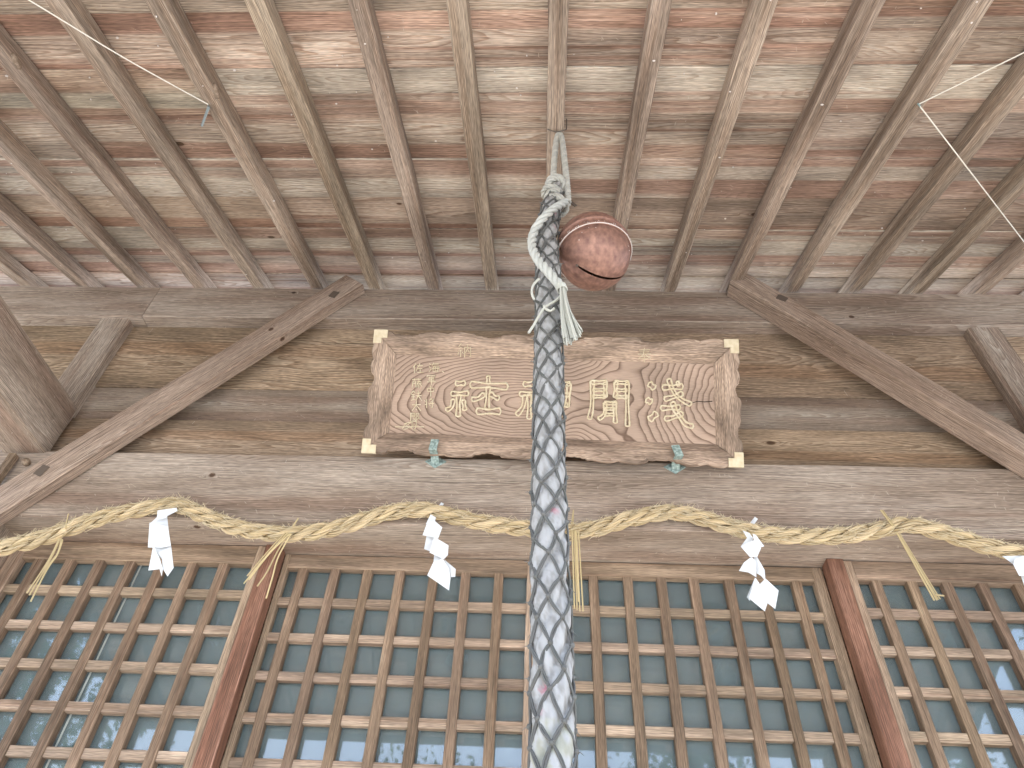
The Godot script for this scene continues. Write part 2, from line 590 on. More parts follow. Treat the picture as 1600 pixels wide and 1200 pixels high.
func building() -> void:
	var b := thing("shrine_building", "weathered timber shrine front with raftered porch roof, wall beams and diagonal braces", "shrine", Vector3.ZERO)
	# ---- porch roof: rafters and the boards that lie across them
	var roof := holder("roof", b)
	var xs := [-2.667, -2.357, -2.048, -1.741, -1.432, -1.128, -0.832, -0.53, -0.238, 0.06, 0.355, 0.655, 0.957, 1.257, 1.557, 1.86, 2.16, 2.46, 2.76]
	var down := Vector3(0, -SLOPE, 1).normalized()
	var over := Vector3(0, 1, SLOPE).normalized()
	for x in xs:
		var mb := MB.new()
		var p0 := Vector3(x, roof_y(-0.14), -0.14) + over * RAFTER / 2.0
		var p1 := Vector3(x, roof_y(EAVE_Z), EAVE_Z) + over * RAFTER / 2.0
		var c := tint(Color(0.98, 0.97, 0.95), 0.1)
		if rng.randf() < 0.5:
			var sw := p0
			p0 = p1; p1 = sw
		timber(mb, p0, p1, over, 0.06, RAFTER, 0.003, 26, 0.0017, 5.2, 0.1, c)
		part("rafter", mb, M.rafter, roof)
	for kn in [[1, 0.62, -1], [3, 1.32, 1], [0, 1.02, -1], [14, 1.25, 1], [2, 1.15, 1], [5, 1.2, 1], [9, 0.3, 1]]:   # knots and bumps that stand out of the rafters
		var x: float = xs[kn[0]]
		var z: float = kn[1]
		var mb := MB.new()
		blob(mb, Vector3(x + 0.028 * kn[2], roof_y(z) + 0.012, z), Vector3(0.012, 0.014, 0.03), Color(0.72, 0.68, 0.64), 6, 9, 0.1)
		part("knot", mb, M.rafter, roof)
	var edges := [-0.16, 0.02, 0.2, 0.385, 0.595, 0.815, 1.035, 1.2275, 1.43, 1.64, 1.85, 2.06, 2.27, 2.48, EAVE_Z + 0.02]
	var picks := [0, 4, 3, 1, 2, 3, 4, 0, 1, 3, 2, 4, 0, 1]
	var tone := [Color(0.86, 0.80, 0.76), Color(0.92, 0.84, 0.8), Color(0.96, 0.95, 0.93), Color(0.86, 0.76, 0.71), Color(0.95, 0.94, 0.92), Color(0.84, 0.79, 0.77), Color(1.0, 0.99, 0.97), Color(0.92, 0.84, 0.79), Color(0.92, 0.86, 0.82), Color(0.9, 0.85, 0.8), Color(0.95, 0.9, 0.86), Color(0.9, 0.84, 0.8), Color(0.95, 0.9, 0.87), Color(0.9, 0.86, 0.8)]
	for k in edges.size() - 1:
		var z0: float = edges[k]
		var z1: float = edges[k + 1]
		var zc := (z0 + z1) / 2.0
		var wid := (z1 - z0) / down.z - 0.0015
		var y := roof_y(zc)
		var base := Vector3(0, y, zc) + over * (RAFTER + 0.001 + 0.004 * (k % 2))
		var cut: Array = [[-VERGE_X, xs[5 + (k * 3) % 3] , VERGE_X], [-VERGE_X, xs[9 + (k * 5) % 4], VERGE_X], [-VERGE_X, xs[3], xs[12], VERGE_X]][k % 3]
		for q in cut.size() - 1:
			var mb := MB.new()
			var a: float = cut[q]
			var e: float = cut[q + 1]
			# broad face looks down: d x across must point down
			board(mb, base + Vector3(a + 0.0008, 0, 0), base + Vector3(e - 0.0008, 0, 0), down, wid, 0.014, 4.2, tint(tone[k], 0.13), (k + q) % 2 == 0)
			part("roof_board", mb, M["roof%d" % ((int(picks[k]) + q * 2) % 5)], roof)
	var ds := MB.new()          # insect eggs and crumbs of dirt that cling to the boards and rafters
	for k in 150:
		var z := rng.randf_range(0.05, 1.6)
		var x := rng.randf_range(-2.6, 2.6)
		var near := 9.0
		for q in xs:
			near = minf(near, absf(x - q))
		var low := 0.0 if near < 0.028 else RAFTER - 0.003
		if near > 0.028 and near < 0.036:
			continue
		var sc := rng.randf_range(0.0012, 0.0032)
		blob(ds, Vector3(x, roof_y(z), z) + over * (low - 0.001), Vector3(sc * rng.randf_range(1, 2.4), sc * 0.7, sc * rng.randf_range(1, 1.8)), Color.WHITE, 3, 5)
	part("dirt_specks", ds, M.dust, roof).set_meta("kind", "stuff")
	# roof covering above the boards and the fascia at the eave
	var cov := MB.new()
	var cc := Vector3(0, 0, 0)
	timber(cov, Vector3(0, roof_y(-1.2), -1.2) + over * (RAFTER + 0.12), Vector3(0, roof_y(EAVE_Z + 0.12), EAVE_Z + 0.12) + over * (RAFTER + 0.12), over, VERGE_X * 2 + 0.2, 0.18, 0.02, 4, 0.0, 3.0, 6.5, Color(1, 1, 1))
	part("covering", cov, M.tile, roof)
	# ---- beams of the wall
	var mb1 := MB.new()
	timber(mb1, Vector3(-3.0, 4.339, -0.10), Vector3(-1.945, 4.339, -0.10), Vector3.UP, 0.2, 0.236, 0.004, 8, 0.0012, 4.9, 0.33, TIMBER)
	part("top_beam", mb1, M.beam0, b)
	var mb2 := MB.new()
	timber(mb2, Vector3(-1.943, 4.339, -0.10), Vector3(3.0, 4.339, -0.10), Vector3.UP, 0.2, 0.236, 0.004, 30, 0.0012, 4.95, 0.33, TIMBER)
	part("top_beam", mb2, M.beam1, b)
	var mb3 := MB.new()
	timber(mb3, Vector3(-2.45, 3.2045, -0.115), Vector3(2.45, 3.2045, -0.115), Vector3.UP, 0.23, 0.317, 0.006, 36, 0.0018, 4.95, 0.33, TIMBER)
	part("lower_beam", mb3, M.beam0, b)
	# ---- boards of the wall
	var wall := holder("front_wall", b)
	var wb := [[3.80, 4.222, -0.070, "wall", TIMBER], [3.602, 3.797, -0.074, "beam1", TIMBER], [3.36, 3.599, -0.062, "wall", TIMBER]]
	for r in wb.size():
		for q in 2:
			var mb := MB.new()
			var a: float = -3.0 if q == 0 else 0.2 + 0.1 * r
			var e: float = 0.2 + 0.1 * r if q == 0 else 3.0
			var y0: float = wb[r][0]
			var y1: float = wb[r][1]
			board(mb, Vector3(a, (y0 + y1) / 2, wb[r][2]), Vector3(e, (y0 + y1) / 2, wb[r][2]), Vector3.UP, y1 - y0 - 0.001, 0.022, 4.0, tint(wb[r][4], 0.07), (r + q) % 2 == 0, 0.004 if r == 2 else 0.0)
			part("wall_board", mb, M[wb[r][3]], wall)
	var dado := [0.0, 0.29, 0.58, 0.87]
	for k in 3:
		var mb := MB.new()
		board(mb, Vector3(-3.0, dado[k] + 0.145, -0.16), Vector3(3.0, dado[k] + 0.145, -0.16), Vector3.UP, 0.289, 0.03, 6.2, tint(TIMBER), false)
		part("wall_board", mb, M.wall, wall)
	for sx in [-1.0, 1.0]:       # the wall beyond the side bays
		for k in 8:
			var mb := MB.new()
			var y := 0.87 + k * 0.272 + 0.136
			board(mb, Vector3(2.2 * sx, y, -0.14), Vector3(3.0 * sx, y, -0.14) , Vector3.UP * sx, 0.271, 0.03, 3.0, tint(TIMBER), k % 2 == 0)
			part("wall_board", mb, M.wall, wall)
	# ---- wall posts, the tie beam and the braces
	for sx in [-1.0, 1.0]:
		var mb := MB.new()
		timber(mb, Vector3(2.088 * sx, 4.2205, -0.09), Vector3(2.088 * sx, 3.363, -0.09), Vector3(0, 0, 1), 0.15, 0.15, 0.012, 10, 0.0012, 4.9, 0.33, TIMBER)
		part("post", mb, M.beam1, b)
		var mb4 := MB.new()
		timber(mb4, Vector3(2.088 * sx, 3.045, -0.12), Vector3(2.088 * sx, 0.02, -0.12), Vector3(0, 0, 1), 0.17, 0.17, 0.012, 10, 0.001, 4.9, 0.33, TIMBER)
		part("post", mb4, M.beam1, b)
		var tb := MB.new()
		timber(tb, Vector3(2.062 * sx, 3.479, -0.013), Vector3(2.062 * sx, 3.44, 2.42), Vector3.UP, 0.18, 0.264, 0.006, 16, 0.0012, 4.9, 0.33, TIMBER)
		part("tie_beam", tb, M.beam0, b)
		var pp := MB.new()
		timber(pp, Vector3(2.062 * sx, 3.31, 2.52), Vector3(2.062 * sx, 0.0, 2.52), Vector3(0, 0, 1), 0.18, 0.18, 0.015, 10, 0.001, 4.9, 0.33, TIMBER)
		part("porch_post", pp, M.beam1, b)
	# right brace: square timber bolted over beam and post
	var rb := MB.new()
	var dr := Vector3(1.0, -1.22, 0).normalized()
	var ur := Vector3(1.22, 1.0, 0).normalized()
	var r0 := Vector3(1.009, 4.486, 0.052) - ur * 0.0525
	timber(rb, r0 + dr * 0.0, r0 + dr * 2.0, ur, 0.1, 0.105, 0.004, 16, 0.001, 4.9, 0.33, Color(0.92, 0.82, 0.765))
	var brace_r := part("brace", rb, M.beam0, b)
	var lb := MB.new()
	var dl := Vector3(-1.0, -1.315, 0).normalized()
	var ul := Vector3(-1.315, 1.0, 0).normalized()
	var l0 := Vector3(-0.998, 4.474, 0.0285) - ul * 0.0665
	timber(lb, l0 - dl * 0.03, l0 + dl * 2.0, ul, 0.055, 0.133, 0.004, 16, 0.001, 4.9, 0.33, Color(0.92, 0.82, 0.765))
	var brace_l := part("brace", lb, M.beam0, b)
	for s in [[522.0, 460.0, 0.057, brace_l, dl], [65.0, 735.0, 0.057, brace_l, dl], [1222.0, 466.0, 0.103, brace_r, dr]]:
		var pl := MB.new()
		var at := on_z(s[0], s[1], s[2])
		var along: Vector3 = s[4]
		var across := along.cross(Vector3(0, 0, 1))
		timber(pl, at - Vector3(0, 0, 0.01), at + Vector3(0, 0, 0.002), along.rotated(Vector3(0, 0, 1), 0.3), 0.036, 0.046, 0.002, 1, 0.002, 3.0, 0.3, Color(1, 1, 1))
		part("bolt_plug", pl, M.dark_plug, s[3])
	var pg := MB.new()
	var pgp := on_z(41, 722, 0.035)
	blob(pg, pgp, Vector3(0.016, 0.016, 0.02), Color(0.7, 0.66, 0.6))
	part("peg", pg, M.rafter, b)
	var cb := MB.new()
	timber(cb, on_z(-20, 770, 0.04), on_z(22, 712, 0.02), Vector3(0, 0, 1), 0.03, 0.03, 0.004, 2, 0.001, 3.2, 0.1, Color(0.75, 0.7, 0.62))
	part("batten", cb, M.rafter, b)
	# ---- door posts, sill and the back of the lintel
	for x in [-0.9885, 1.113]:
		var mb := MB.new()
		timber(mb, Vector3(x, 3.045, -0.185), Vector3(x, 0.87, -0.185), Vector3(0, 0, 1), 0.06, 0.062, 0.003, 12, 0.0006, 2.4, 0.1, Color(0.95, 0.95, 0.95))
		part("door_post", mb, M.stain, b)
	var sl := MB.new()
	timber(sl, Vector3(-2.2, 0.90, -0.20), Vector3(2.2, 0.90, -0.20), Vector3.UP, 0.16, 0.06, 0.005, 8, 0.001, 4.9, 0.33, TIMBER)
	part("sill", sl, M.beam1, b)
	var ln := MB.new()
	timber(ln, Vector3(-2.2, 3.10, -0.30), Vector3(2.2, 3.10, -0.30), Vector3.UP, 0.138, 0.12, 0.003, 8, 0.001, 4.9, 0.33, TIMBER)
	part("lintel", ln, M.beam1, b)
	# the dark hall behind the doors: side and back walls, floor and ceiling
	var hall := holder("hall", b)
	for s in [[Vector3(0, 1.8, -3.0), Vector3(6.0, 3.6, 0.1)], [Vector3(-3.0, 1.8, -1.6), Vector3(0.1, 3.6, 2.8)], [Vector3(3.0, 1.8, -1.6), Vector3(0.1, 3.6, 2.8)], [Vector3(0, 0.8, -1.6), Vector3(5.88, 0.1, 2.68)], [Vector3(0, 3.55, -1.65), Vector3(5.88, 0.1, 2.58)]]:
		var mb := MB.new()
		var c: Vector3 = s[0]
		var e: Vector3 = s[1]
		timber(mb, c - Vector3(e.x / 2, 0, 0), c + Vector3(e.x / 2, 0, 0), Vector3.UP, e.z, e.y, 0.004, 1, 0.0, 6.5, 4.0, TIMBER)
		part("hall_panel", mb, M.wall, hall)

func doors() -> void:
	# x0, x1, z of the face, bar positions
	var spec := [
		[-2.0, -1.02, -0.163, [-1.874, -1.757, -1.638, -1.519, -1.399, -1.28, -1.162], 0.055, 0.03, "glazed lattice door of the bay crossed by the plank brace, in the outer track"],
		[-0.957, 0.055, -0.215, [-0.8748, -0.7525, -0.627, -0.499, -0.3755, -0.248, -0.124], 0.022, 0.075, "glazed lattice door below the plaque's signature end, between red post and bell rope"],
		[0.0555, 1.082, -0.2155, [0.2305, 0.355, 0.4775, 0.6015, 0.7265, 0.852, 0.976], 0.075, 0.04, "glazed lattice door below the plaque's large first character, between bell rope and red post"],
		[1.145, 2.0, -0.163, [1.243, 1.369, 1.493, 1.617, 1.741, 1.865], 0.03, 0.055, "glazed lattice door of the bay crossed by the square brace, in the outer track"],
	]
	for s in spec:
		var x0: float = s[0]
		var x1: float = s[1]
		var zf: float = s[2]
		var d := thing("lattice_door", s[6], "door", Vector3((x0 + x1) / 2, 0.93, zf), "lattice doors under the beam")
		var depth := 0.034
		var zc := zf - depth / 2
		var top := 3.043
		var rail_bot := 2.985 if zf < -0.2 else 2.966
		# stiles, rails
		for e in [[x0, x0 + s[4]], [x1 - s[5], x1]]:
			var mb := MB.new()
			timber(mb, Vector3((e[0] + e[1]) / 2, 0.93, zc), Vector3((e[0] + e[1]) / 2, top, zc), Vector3(0, 0, 1), e[1] - e[0], depth, 0.002, 6, 0.0004, 2.2, 0.08, tint(Color(0.96, 0.94, 0.9)))
			part("stile", mb, M.lattice, d)
		var mt := MB.new()
		timber(mt, Vector3(x0 + s[4], (top + rail_bot) / 2, zc), Vector3(x1 - s[5], (top + rail_bot) / 2, zc), Vector3.UP, depth, top - rail_bot, 0.002, 6, 0.0004, 2.2, 0.08, tint(Color(0.9, 0.86, 0.82)))
		part("top_rail", mt, M.lattice, d)
		var mbm := MB.new()
		timber(mbm, Vector3(x0 + s[4], 1.0, zc), Vector3(x1 - s[5], 1.0, zc), Vector3.UP, depth, 0.14, 0.002, 6, 0.0004, 2.2, 0.14, tint(Color(0.9, 0.86, 0.82)))
		part("bottom_rail", mbm, M.lattice, d)
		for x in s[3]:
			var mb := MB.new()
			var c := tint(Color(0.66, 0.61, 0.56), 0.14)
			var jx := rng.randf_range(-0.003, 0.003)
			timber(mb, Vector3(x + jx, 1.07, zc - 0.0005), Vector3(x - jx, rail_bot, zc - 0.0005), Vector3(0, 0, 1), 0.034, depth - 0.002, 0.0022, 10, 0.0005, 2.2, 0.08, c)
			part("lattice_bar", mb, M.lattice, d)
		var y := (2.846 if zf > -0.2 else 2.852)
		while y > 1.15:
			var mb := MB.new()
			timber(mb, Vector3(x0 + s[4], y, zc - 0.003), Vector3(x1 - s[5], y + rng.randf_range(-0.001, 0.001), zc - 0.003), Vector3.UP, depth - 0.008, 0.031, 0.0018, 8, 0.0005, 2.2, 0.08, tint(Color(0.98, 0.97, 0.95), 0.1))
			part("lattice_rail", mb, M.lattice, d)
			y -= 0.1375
		var g := MB.new()
		var zg := zf - depth - 0.004
		g.quad(Vector3(x0 + 0.01, 1.03, zg), Vector3(x1 - 0.01, 1.03, zg), Vector3(x1 - 0.01, top - 0.01, zg), Vector3(x0 + 0.01, top - 0.01, zg), Vector3(0, 0, 1), Vector2(0, 0), Vector2(1, 0), Vector2(1, 1), Vector2(0, 1), Color.WHITE)
		zg -= 0.004
		g.quad(Vector3(x0 + 0.01, 1.03, zg), Vector3(x1 - 0.01, 1.03, zg), Vector3(x1 - 0.01, top - 0.01, zg), Vector3(x0 + 0.01, top - 0.01, zg), Vector3(0, 0, -1), Vector2(0, 0), Vector2(1, 0), Vector2(1, 1), Vector2(0, 1), Color.WHITE)
		part("pane", g, M.glass, d)
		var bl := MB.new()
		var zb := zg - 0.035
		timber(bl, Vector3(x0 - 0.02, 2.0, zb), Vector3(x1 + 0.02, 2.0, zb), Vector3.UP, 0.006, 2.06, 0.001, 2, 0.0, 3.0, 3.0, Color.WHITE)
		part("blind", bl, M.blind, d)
		if x0 < -1.5:
			var be := MB.new()
			var bx := on_z(190, 945, zg - 0.006).x
			timber(be, Vector3(bx, 1.05, zg - 0.012), Vector3(bx, 3.0, zg - 0.012), Vector3(0, 0, 1), 0.006, 0.004, 0.001, 1, 0.0, 3.0, 1.0, Color.WHITE)
			part("blind_edge", be, M.string, d)

# ------------------------------------------------------------------ plaque
func plaque() -> void:
	var bot := Vector3(0.067, 3.320, 0.055)
	var top := Vector3(0.060, 3.755, 0.30)
	var X := Vector3(1.456, -0.036, 0).normalized()
	var Y := (top - bot).normalized()
	Y = (Y - X * X.dot(Y)).normalized()
	var N := X.cross(Y).normalized()
	var C := (top + bot) / 2.0
	var W := 1.45
	var H := (top - bot).length()
	var P := thing("name_plaque", "carved wooden name plaque with scalloped frame, gilded corners and large gold characters", "plaque", bot)
	var lip := 0.052
	var slope_w := 0.036
	var back := 0.035
	var at := func(x: float, y: float, z: float) -> Vector3: return C + X * x + Y * y + N * z
	# panel
	var iw := W / 2 - lip - slope_w
	var ih := H / 2 - lip - slope_w
	var pm := MB.new()
	pm.quad(at.call(-iw - .01, -ih - .01, -back), at.call(iw + .01, -ih - .01, -back), at.call(iw + .01, ih + .01, -back), at.call(-iw - .01, ih + .01, -back), N, Vector2(0, 1), Vector2(1, 1), Vector2(1, 0), Vector2(0, 0), Color(0.92, 0.9, 0.88))
	pm.quad(at.call(-iw - .04, -ih - .04, -back - .012), at.call(iw + .04, -ih - .04, -back - .012), at.call(iw + .04, ih + .04, -back - .012), at.call(-iw - .04, ih + .04, -back - .012), -N, Vector2(0, 1), Vector2(1, 1), Vector2(1, 0), Vector2(0, 0), Color(0.8, 0.78, 0.76))
	part("panel", pm, M.panel, P)
	# four mitred frame boards; along s the outer edge is cut into lobes and stepped notches
	for side in 4:
		var horiz := side % 2 == 0
		var Lh := (W / 2 if horiz else H / 2)
		var Oh := (H / 2 if horiz else W / 2)
		var e1: Vector3 = [X, Y, X, Y][side]
		var e2: Vector3 = [-Y, X, Y, -X][side]
		var mb := MB.new()
		var n := 150 if horiz else 60
		var prof := []
		for k in n + 1:
			var s := -1.0 + 2.0 * k / n
			prof.append([s, edge_cut((s + 1.0) * Lh, Lh * 2.0, horiz, side)])
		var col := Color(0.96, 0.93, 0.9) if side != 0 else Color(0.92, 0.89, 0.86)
		for k in n:
			var row := []
			for q in 2:
				var s: float = prof[k + q][0]
				var o: float = Oh + prof[k + q][1]
				var g := 0.0012
				var mit := func(d: float) -> float: return s * (Lh - d) - signf(s) * g * (1.0 if absf(s) > 0.99 else 0.0)
				var relief: float = prof[k + q][1] * 0.25
				row.append([
					C + e1 * mit.call(lip + slope_w) + e2 * (Oh - lip - slope_w) - N * back,
					C + e1 * mit.call(lip) + e2 * (Oh - lip) + N * 0.0,
					C + e1 * mit.call(lip * 0.45) + e2 * (Oh - lip * 0.45) + N * (0.004 + relief),
					C + e1 * mit.call(0.0) + e2 * (o - 0.004) + N * (0.002 + relief),
					C + e1 * mit.call(0.0) + e2 * o + N * (-0.004),
					C + e1 * mit.call(0.0) + e2 * (o - 0.004) - N * 0.03,
					C + e1 * mit.call(lip) + e2 * (Oh - lip) - N * 0.047])
			var u0: float = (prof[k][0] + 1.0) * Lh / 1.6
			var u1: float = (prof[k + 1][0] + 1.0) * Lh / 1.6
			var vs := [0.02, 0.3, 0.52, 0.75, 0.8, 0.95, 1.0]
			var outs := [N - e2 * 0.9, N, N, N + e2, e2, -N]
			for j in 6:
				mb.quad(row[0][j], row[1][j], row[1][j + 1], row[0][j + 1], outs[j], Vector2(u0, vs[j]), Vector2(u1, vs[j]), Vector2(u1, vs[j + 1]), Vector2(u0, vs[j + 1]), col)
		part("frame_board", mb, M.frame, P)
	# gilded corner pieces: an L of two squares at each mitre
	for sx in [-1.0, 1.0]:
		for sy in [-1.0, 1.0]:
			var mb := MB.new()
			for q in 2:
				var a := Vector2(W / 2 - 0.052, H / 2 - 0.029) if q == 0 else Vector2(W / 2 - 0.029, H / 2 - 0.052)
				var b := Vector2(W / 2 + 0.004, H / 2 + 0.005) if q == 0 else Vector2(W / 2 + 0.004, H / 2 - 0.0295)
				var z := 0.0085
				var pts := [at.call(a.x * sx, a.y * sy, z), at.call(b.x * sx, a.y * sy, z), at.call(b.x * sx, b.y * sy, z), at.call(a.x * sx, b.y * sy, z)]
				mb.poly(pts, N, Color.WHITE)
				for k in 4:
					var p0: Vector3 = pts[k]
					var p1: Vector3 = pts[(k + 1) % 4]
					var md: Vector3 = (p0 + p1) / 2 - (pts[0] + pts[2]) / 2
					mb.quad(p0, p1, p1 - N * 0.012, p0 - N * 0.012, md, Vector2.ZERO, Vector2.ZERO, Vector2.ZERO, Vector2.ZERO, Color.WHITE)
			part("corner_gilding", mb, M.gold, P)
	# writing, carved and gilded, laid out from its place in the photograph onto the panel
	var face := C - N * (back - 0.0005)
	for ch in big_characters():
		var mb := MB.new()
		for st in ch[1]:
			outline_stroke(mb, st, face, N)
		part(ch[0], mb, M.gold, P)
	for col in small_writing():
		var mb := MB.new()
		for st in col[1]:
			var pts := []
			for q in st:
				pts.append(on_plane(q.x, q.y, face, N) + N * 0.0012)
			tube(mb, pts, 0.0022, 4, Color.WHITE)
		part(col[0], mb, M.gold, P)
	var lipf := C + N * 0.004
	for col in frame_writing():
		var mb := MB.new()
		for st in col[1]:
			var pts := []
			for q in st:
				pts.append(on_plane(q.x, q.y, lipf, N) + N * 0.0005)
			tube(mb, pts, 0.0018, 4, Color.WHITE)
		part(col[0], mb, M.gold, P)
	# a drying crack that runs in from the end of the panel
	var ck := MB.new()
	var cp := []
	for q in [[1113, 627], [1100, 628], [1090, 627], [1080, 630], [1070, 634], [1062, 635]]:
		cp.append(on_plane(q[0], q[1], face, N) - N * 0.0002)
	tube(ck, cp, [0.0022, 0.002, 0.0016, 0.0016, 0.0012, 0.0004], 4, Color.WHITE)
	part("crack", ck, plain("crack", Color8(40, 30, 26), 1.0), P)
	# brackets that carry the plaque
	for q in [[680.0, 688.0, 730.0, "verdigris bracket on the beam below the plaque's small signature writing"], [1055.0, 697.0, 739.0, "verdigris bracket on the beam below the plaque's large first character"]]:
		var foot := on_z(q[0], q[2] - 5.0, 0.004)
		var B := thing("plaque_bracket", q[3], "bracket", foot, "brackets under the plaque")
		var st := MB.new()
		var tip := on_plane(q[0], q[1], C + N * 0.012, N)
		var path := [foot + Vector3(0, 0.0, 0.004), foot + Vector3(0, 0.012, 0.035), Vector3(foot.x, tip.y - 0.05, tip.z + 0.006), tip + N * 0.004]
		for k in 3:
			timber(st, path[k], path[k + 1] + (path[k + 1] - path[k]).normalized() * 0.002, Vector3(0, 0.3, 1), 0.031, 0.005, 0.001, 1, 0.0, 1.0, 1.0, Color.WHITE)
		part("strap", st, M.iron, B)
		var dm := MB.new()
		var pts := [foot + Vector3(-0.042, 0.014, 0), foot + Vector3(0, -0.018, 0), foot + Vector3(0.042, 0.014, 0), foot + Vector3(0, 0.04, 0)]
		mb_plate(dm, pts, Vector3(0, 0, 1), 0.004)
		part("back_plate", dm, M.iron, B)

func mb_plate(mb: MB, pts: Array, out: Vector3, th: float) -> void:
	mb.poly(pts, out, Color.WHITE)
	var c := Vector3.ZERO
	for p in pts:
		c += p / pts.size()
	for k in pts.size():
		var a: Vector3 = pts[k]
		var b: Vector3 = pts[(k + 1) % pts.size()]
		mb.quad(a, b, b - out * th, a - out * th, (a + b) / 2 - c, Vector2.ZERO, Vector2.ZERO, Vector2.ZERO, Vector2.ZERO, Color.WHITE)

# how far the frame's outer edge stands in or out at s metres along a side
func edge_cut(s: float, L: float, horiz: bool, side: int) -> float:
	var t := minf(s, L - s)
	if t < 0.06:
		return 0.004
	var period := 0.335 if horiz else 0.17
	var m := fposmod(s - L / 2 + period / 2 + (0.02 if side == 2 else 0.0), period) / period
	var o := 0.0
	if m < 0.3:
		o = -0.012 + 0.018 * sin(PI * (m / 0.3 * 0.55 + 0.25))
	elif m < 0.62:
		o = 0.002 + 0.006 * sin(PI * (m - 0.3) / 0.32)
	elif m < 0.7:
		o = -0.007
	elif m < 0.78:
		o = -0.013 + 0.003 * sin(PI * (m - 0.7) / 0.08)
	elif m < 0.86:
		o = -0.014 + 0.003 * sin(PI * (m - 0.78) / 0.08)
	elif m < 0.93:
		o = -0.008
	return o + 0.0015 * sin(s * 61.0)

# gold left along both edges of a carved stroke; st = [half width px, points...]
func outline_stroke(mb: MB, st: Array, face: Vector3, N: Vector3) -> void:
	var hw: float = st[0]
	var src := []
	for k in range(1, st.size()):
		src.append(Vector3(st[k].x, st[k].y, 0))
	var c := smooth_path(src, 2.0)
	var left := []
	var right := []
	for k in c.size():
		var tg: Vector3 = (c[mini(k + 1, c.size() - 1)] - c[maxi(k - 1, 0)]).normalized()
		var nn := Vector3(-tg.y, tg.x, 0)
		var f := float(k) / maxi(1, c.size() - 1)
		var w := hw * (1.0 + 0.22 * cos(TAU * f)) + rng.randf_range(-0.15, 0.15)
		left.append(c[k] + nn * w); right.append(c[k] - nn * w)
	right.reverse()
	var loop := left
	loop.append((left[left.size() - 1] + right[0]) / 2 + (c[c.size() - 1] - c[c.size() - 2]).normalized() * hw * 0.5)
	loop.append_array(right)
	loop.append((right[right.size() - 1] + left[0]) / 2 - (c[1] - c[0]).normalized() * hw * 0.5)
	loop.append(left[0])
	var pts := []
	var rad := []
	for q in loop:
		pts.append(on_plane(q.x, q.y, face, N) + N * 0.0008)
		rad.append(rng.randf_range(0.0030, 0.0050))
	tube(mb, pts, rad, 5, Color.WHITE)

func R(x: float, y: float) -> Vector2:      # places read from the right half of the plaque
	return Vector2(860 + x / 5.0, 500 + y / 5.0)
func Lf(x: float, y: float) -> Vector2:     # and from its left half
	return Vector2(560 + x / 5.0, 500 + y / 5.0)

func big_characters() -> Array:
	return [
		["character", [
			[4.0, R(775, 500), R(808, 530)], [4.0, R(755, 625), R(785, 640)], [4.2, R(778, 775), R(826, 732)],
			[3.4, R(880, 528), R(955, 524), R(1028, 520)], [2.6, R(925, 465), R(945, 525), R(985, 590), R(1035, 630), R(1095, 658)], [3.0, R(895, 618), R(960, 600), R(1028, 575)], [2.2, R(992, 485), R(1003, 510)],
			[3.2, R(868, 688), R(940, 686), R(1008, 682)], [2.8, R(955, 645), R(975, 705), R(1020, 770), R(1060, 815), R(1110, 830)], [3.2, R(898, 772), R(960, 760), R(1028, 730)]]],
		["character", [
			[2.6, R(327, 480), R(327, 600), R(322, 690), R(305, 770)], [2.6, R(322, 487), R(436, 487)], [2.4, R(430, 490), R(428, 600)], [2.2, R(335, 548), R(424, 546)], [2.2, R(335, 598), R(424, 597)],
			[2.6, R(512, 488), R(508, 600)], [2.6, R(508, 488), R(605, 490)], [2.6, R(600, 492), R(600, 650), R(602, 825)], [2.2, R(514, 548), R(594, 549)], [2.2, R(514, 600), R(594, 602)],
			[2.4, R(428, 650), R(422, 735), R(380, 770)], [2.4, R(428, 650), R(512, 650)], [2.4, R(500, 652), R(505, 730), R(507, 800)], [2.0, R(430, 695), R(498, 695)], [2.0, R(430, 738), R(496, 738)]]],
		["character", [
			[3.4, Lf(1295, 502), Lf(1365, 500)], [3.0, Lf(1265, 578), Lf(1400, 575)], [2.8, Lf(1337, 585), Lf(1336, 680), Lf(1334, 768)], [2.8, Lf(1302, 592), Lf(1285, 680), Lf(1240, 738)], [2.6, Lf(1380, 620), Lf(1392, 690)],
			[2.8, R(0, 502), R(150, 500)], [2.8, R(146, 500), R(140, 590), R(128, 675)], [2.6, R(5, 505), R(10, 660)], [2.4, R(10, 585), R(140, 585)], [2.6, R(70, 440), R(70, 600), R(68, 790)], [2.4, R(12, 660), R(128, 662)]]],
		["character", [
			[3.2, Lf(765, 496), Lf(830, 494)], [3.0, Lf(730, 575), Lf(790, 576), Lf(855, 572)], [2.8, Lf(784, 585), Lf(782, 660), Lf(780, 748)], [2.6, Lf(742, 625), Lf(728, 680), Lf(692, 702)], [2.6, Lf(822, 630), Lf(832, 700)],
			[2.4, Lf(1015, 442), Lf(1015, 495)], [4.0, Lf(882, 505), Lf(1010, 512), Lf(1160, 520)], [2.8, Lf(1016, 525), Lf(1010, 610), Lf(1005, 690)], [3.0, Lf(980, 582), Lf(940, 612), Lf(892, 620)], [3.0, Lf(1032, 575), Lf(1060, 598), Lf(1095, 612)], [4.0, Lf(930, 712), Lf(1010, 715), Lf(1105, 712)]]],
	]

# small running-hand characters, drawn in a box of cell pixels round a centre
func cells(list: Array, cell: float) -> Array:
	var out := []
	for g in list:
		var c: Vector2 = g[0]
		for st in g[1]:
			var pts := []
			for k in range(0, st.size(), 2):
				pts.append(c + Vector2(st[k] - 0.5, st[k + 1] - 0.5) * cell)
			out.append(pts)
	return out

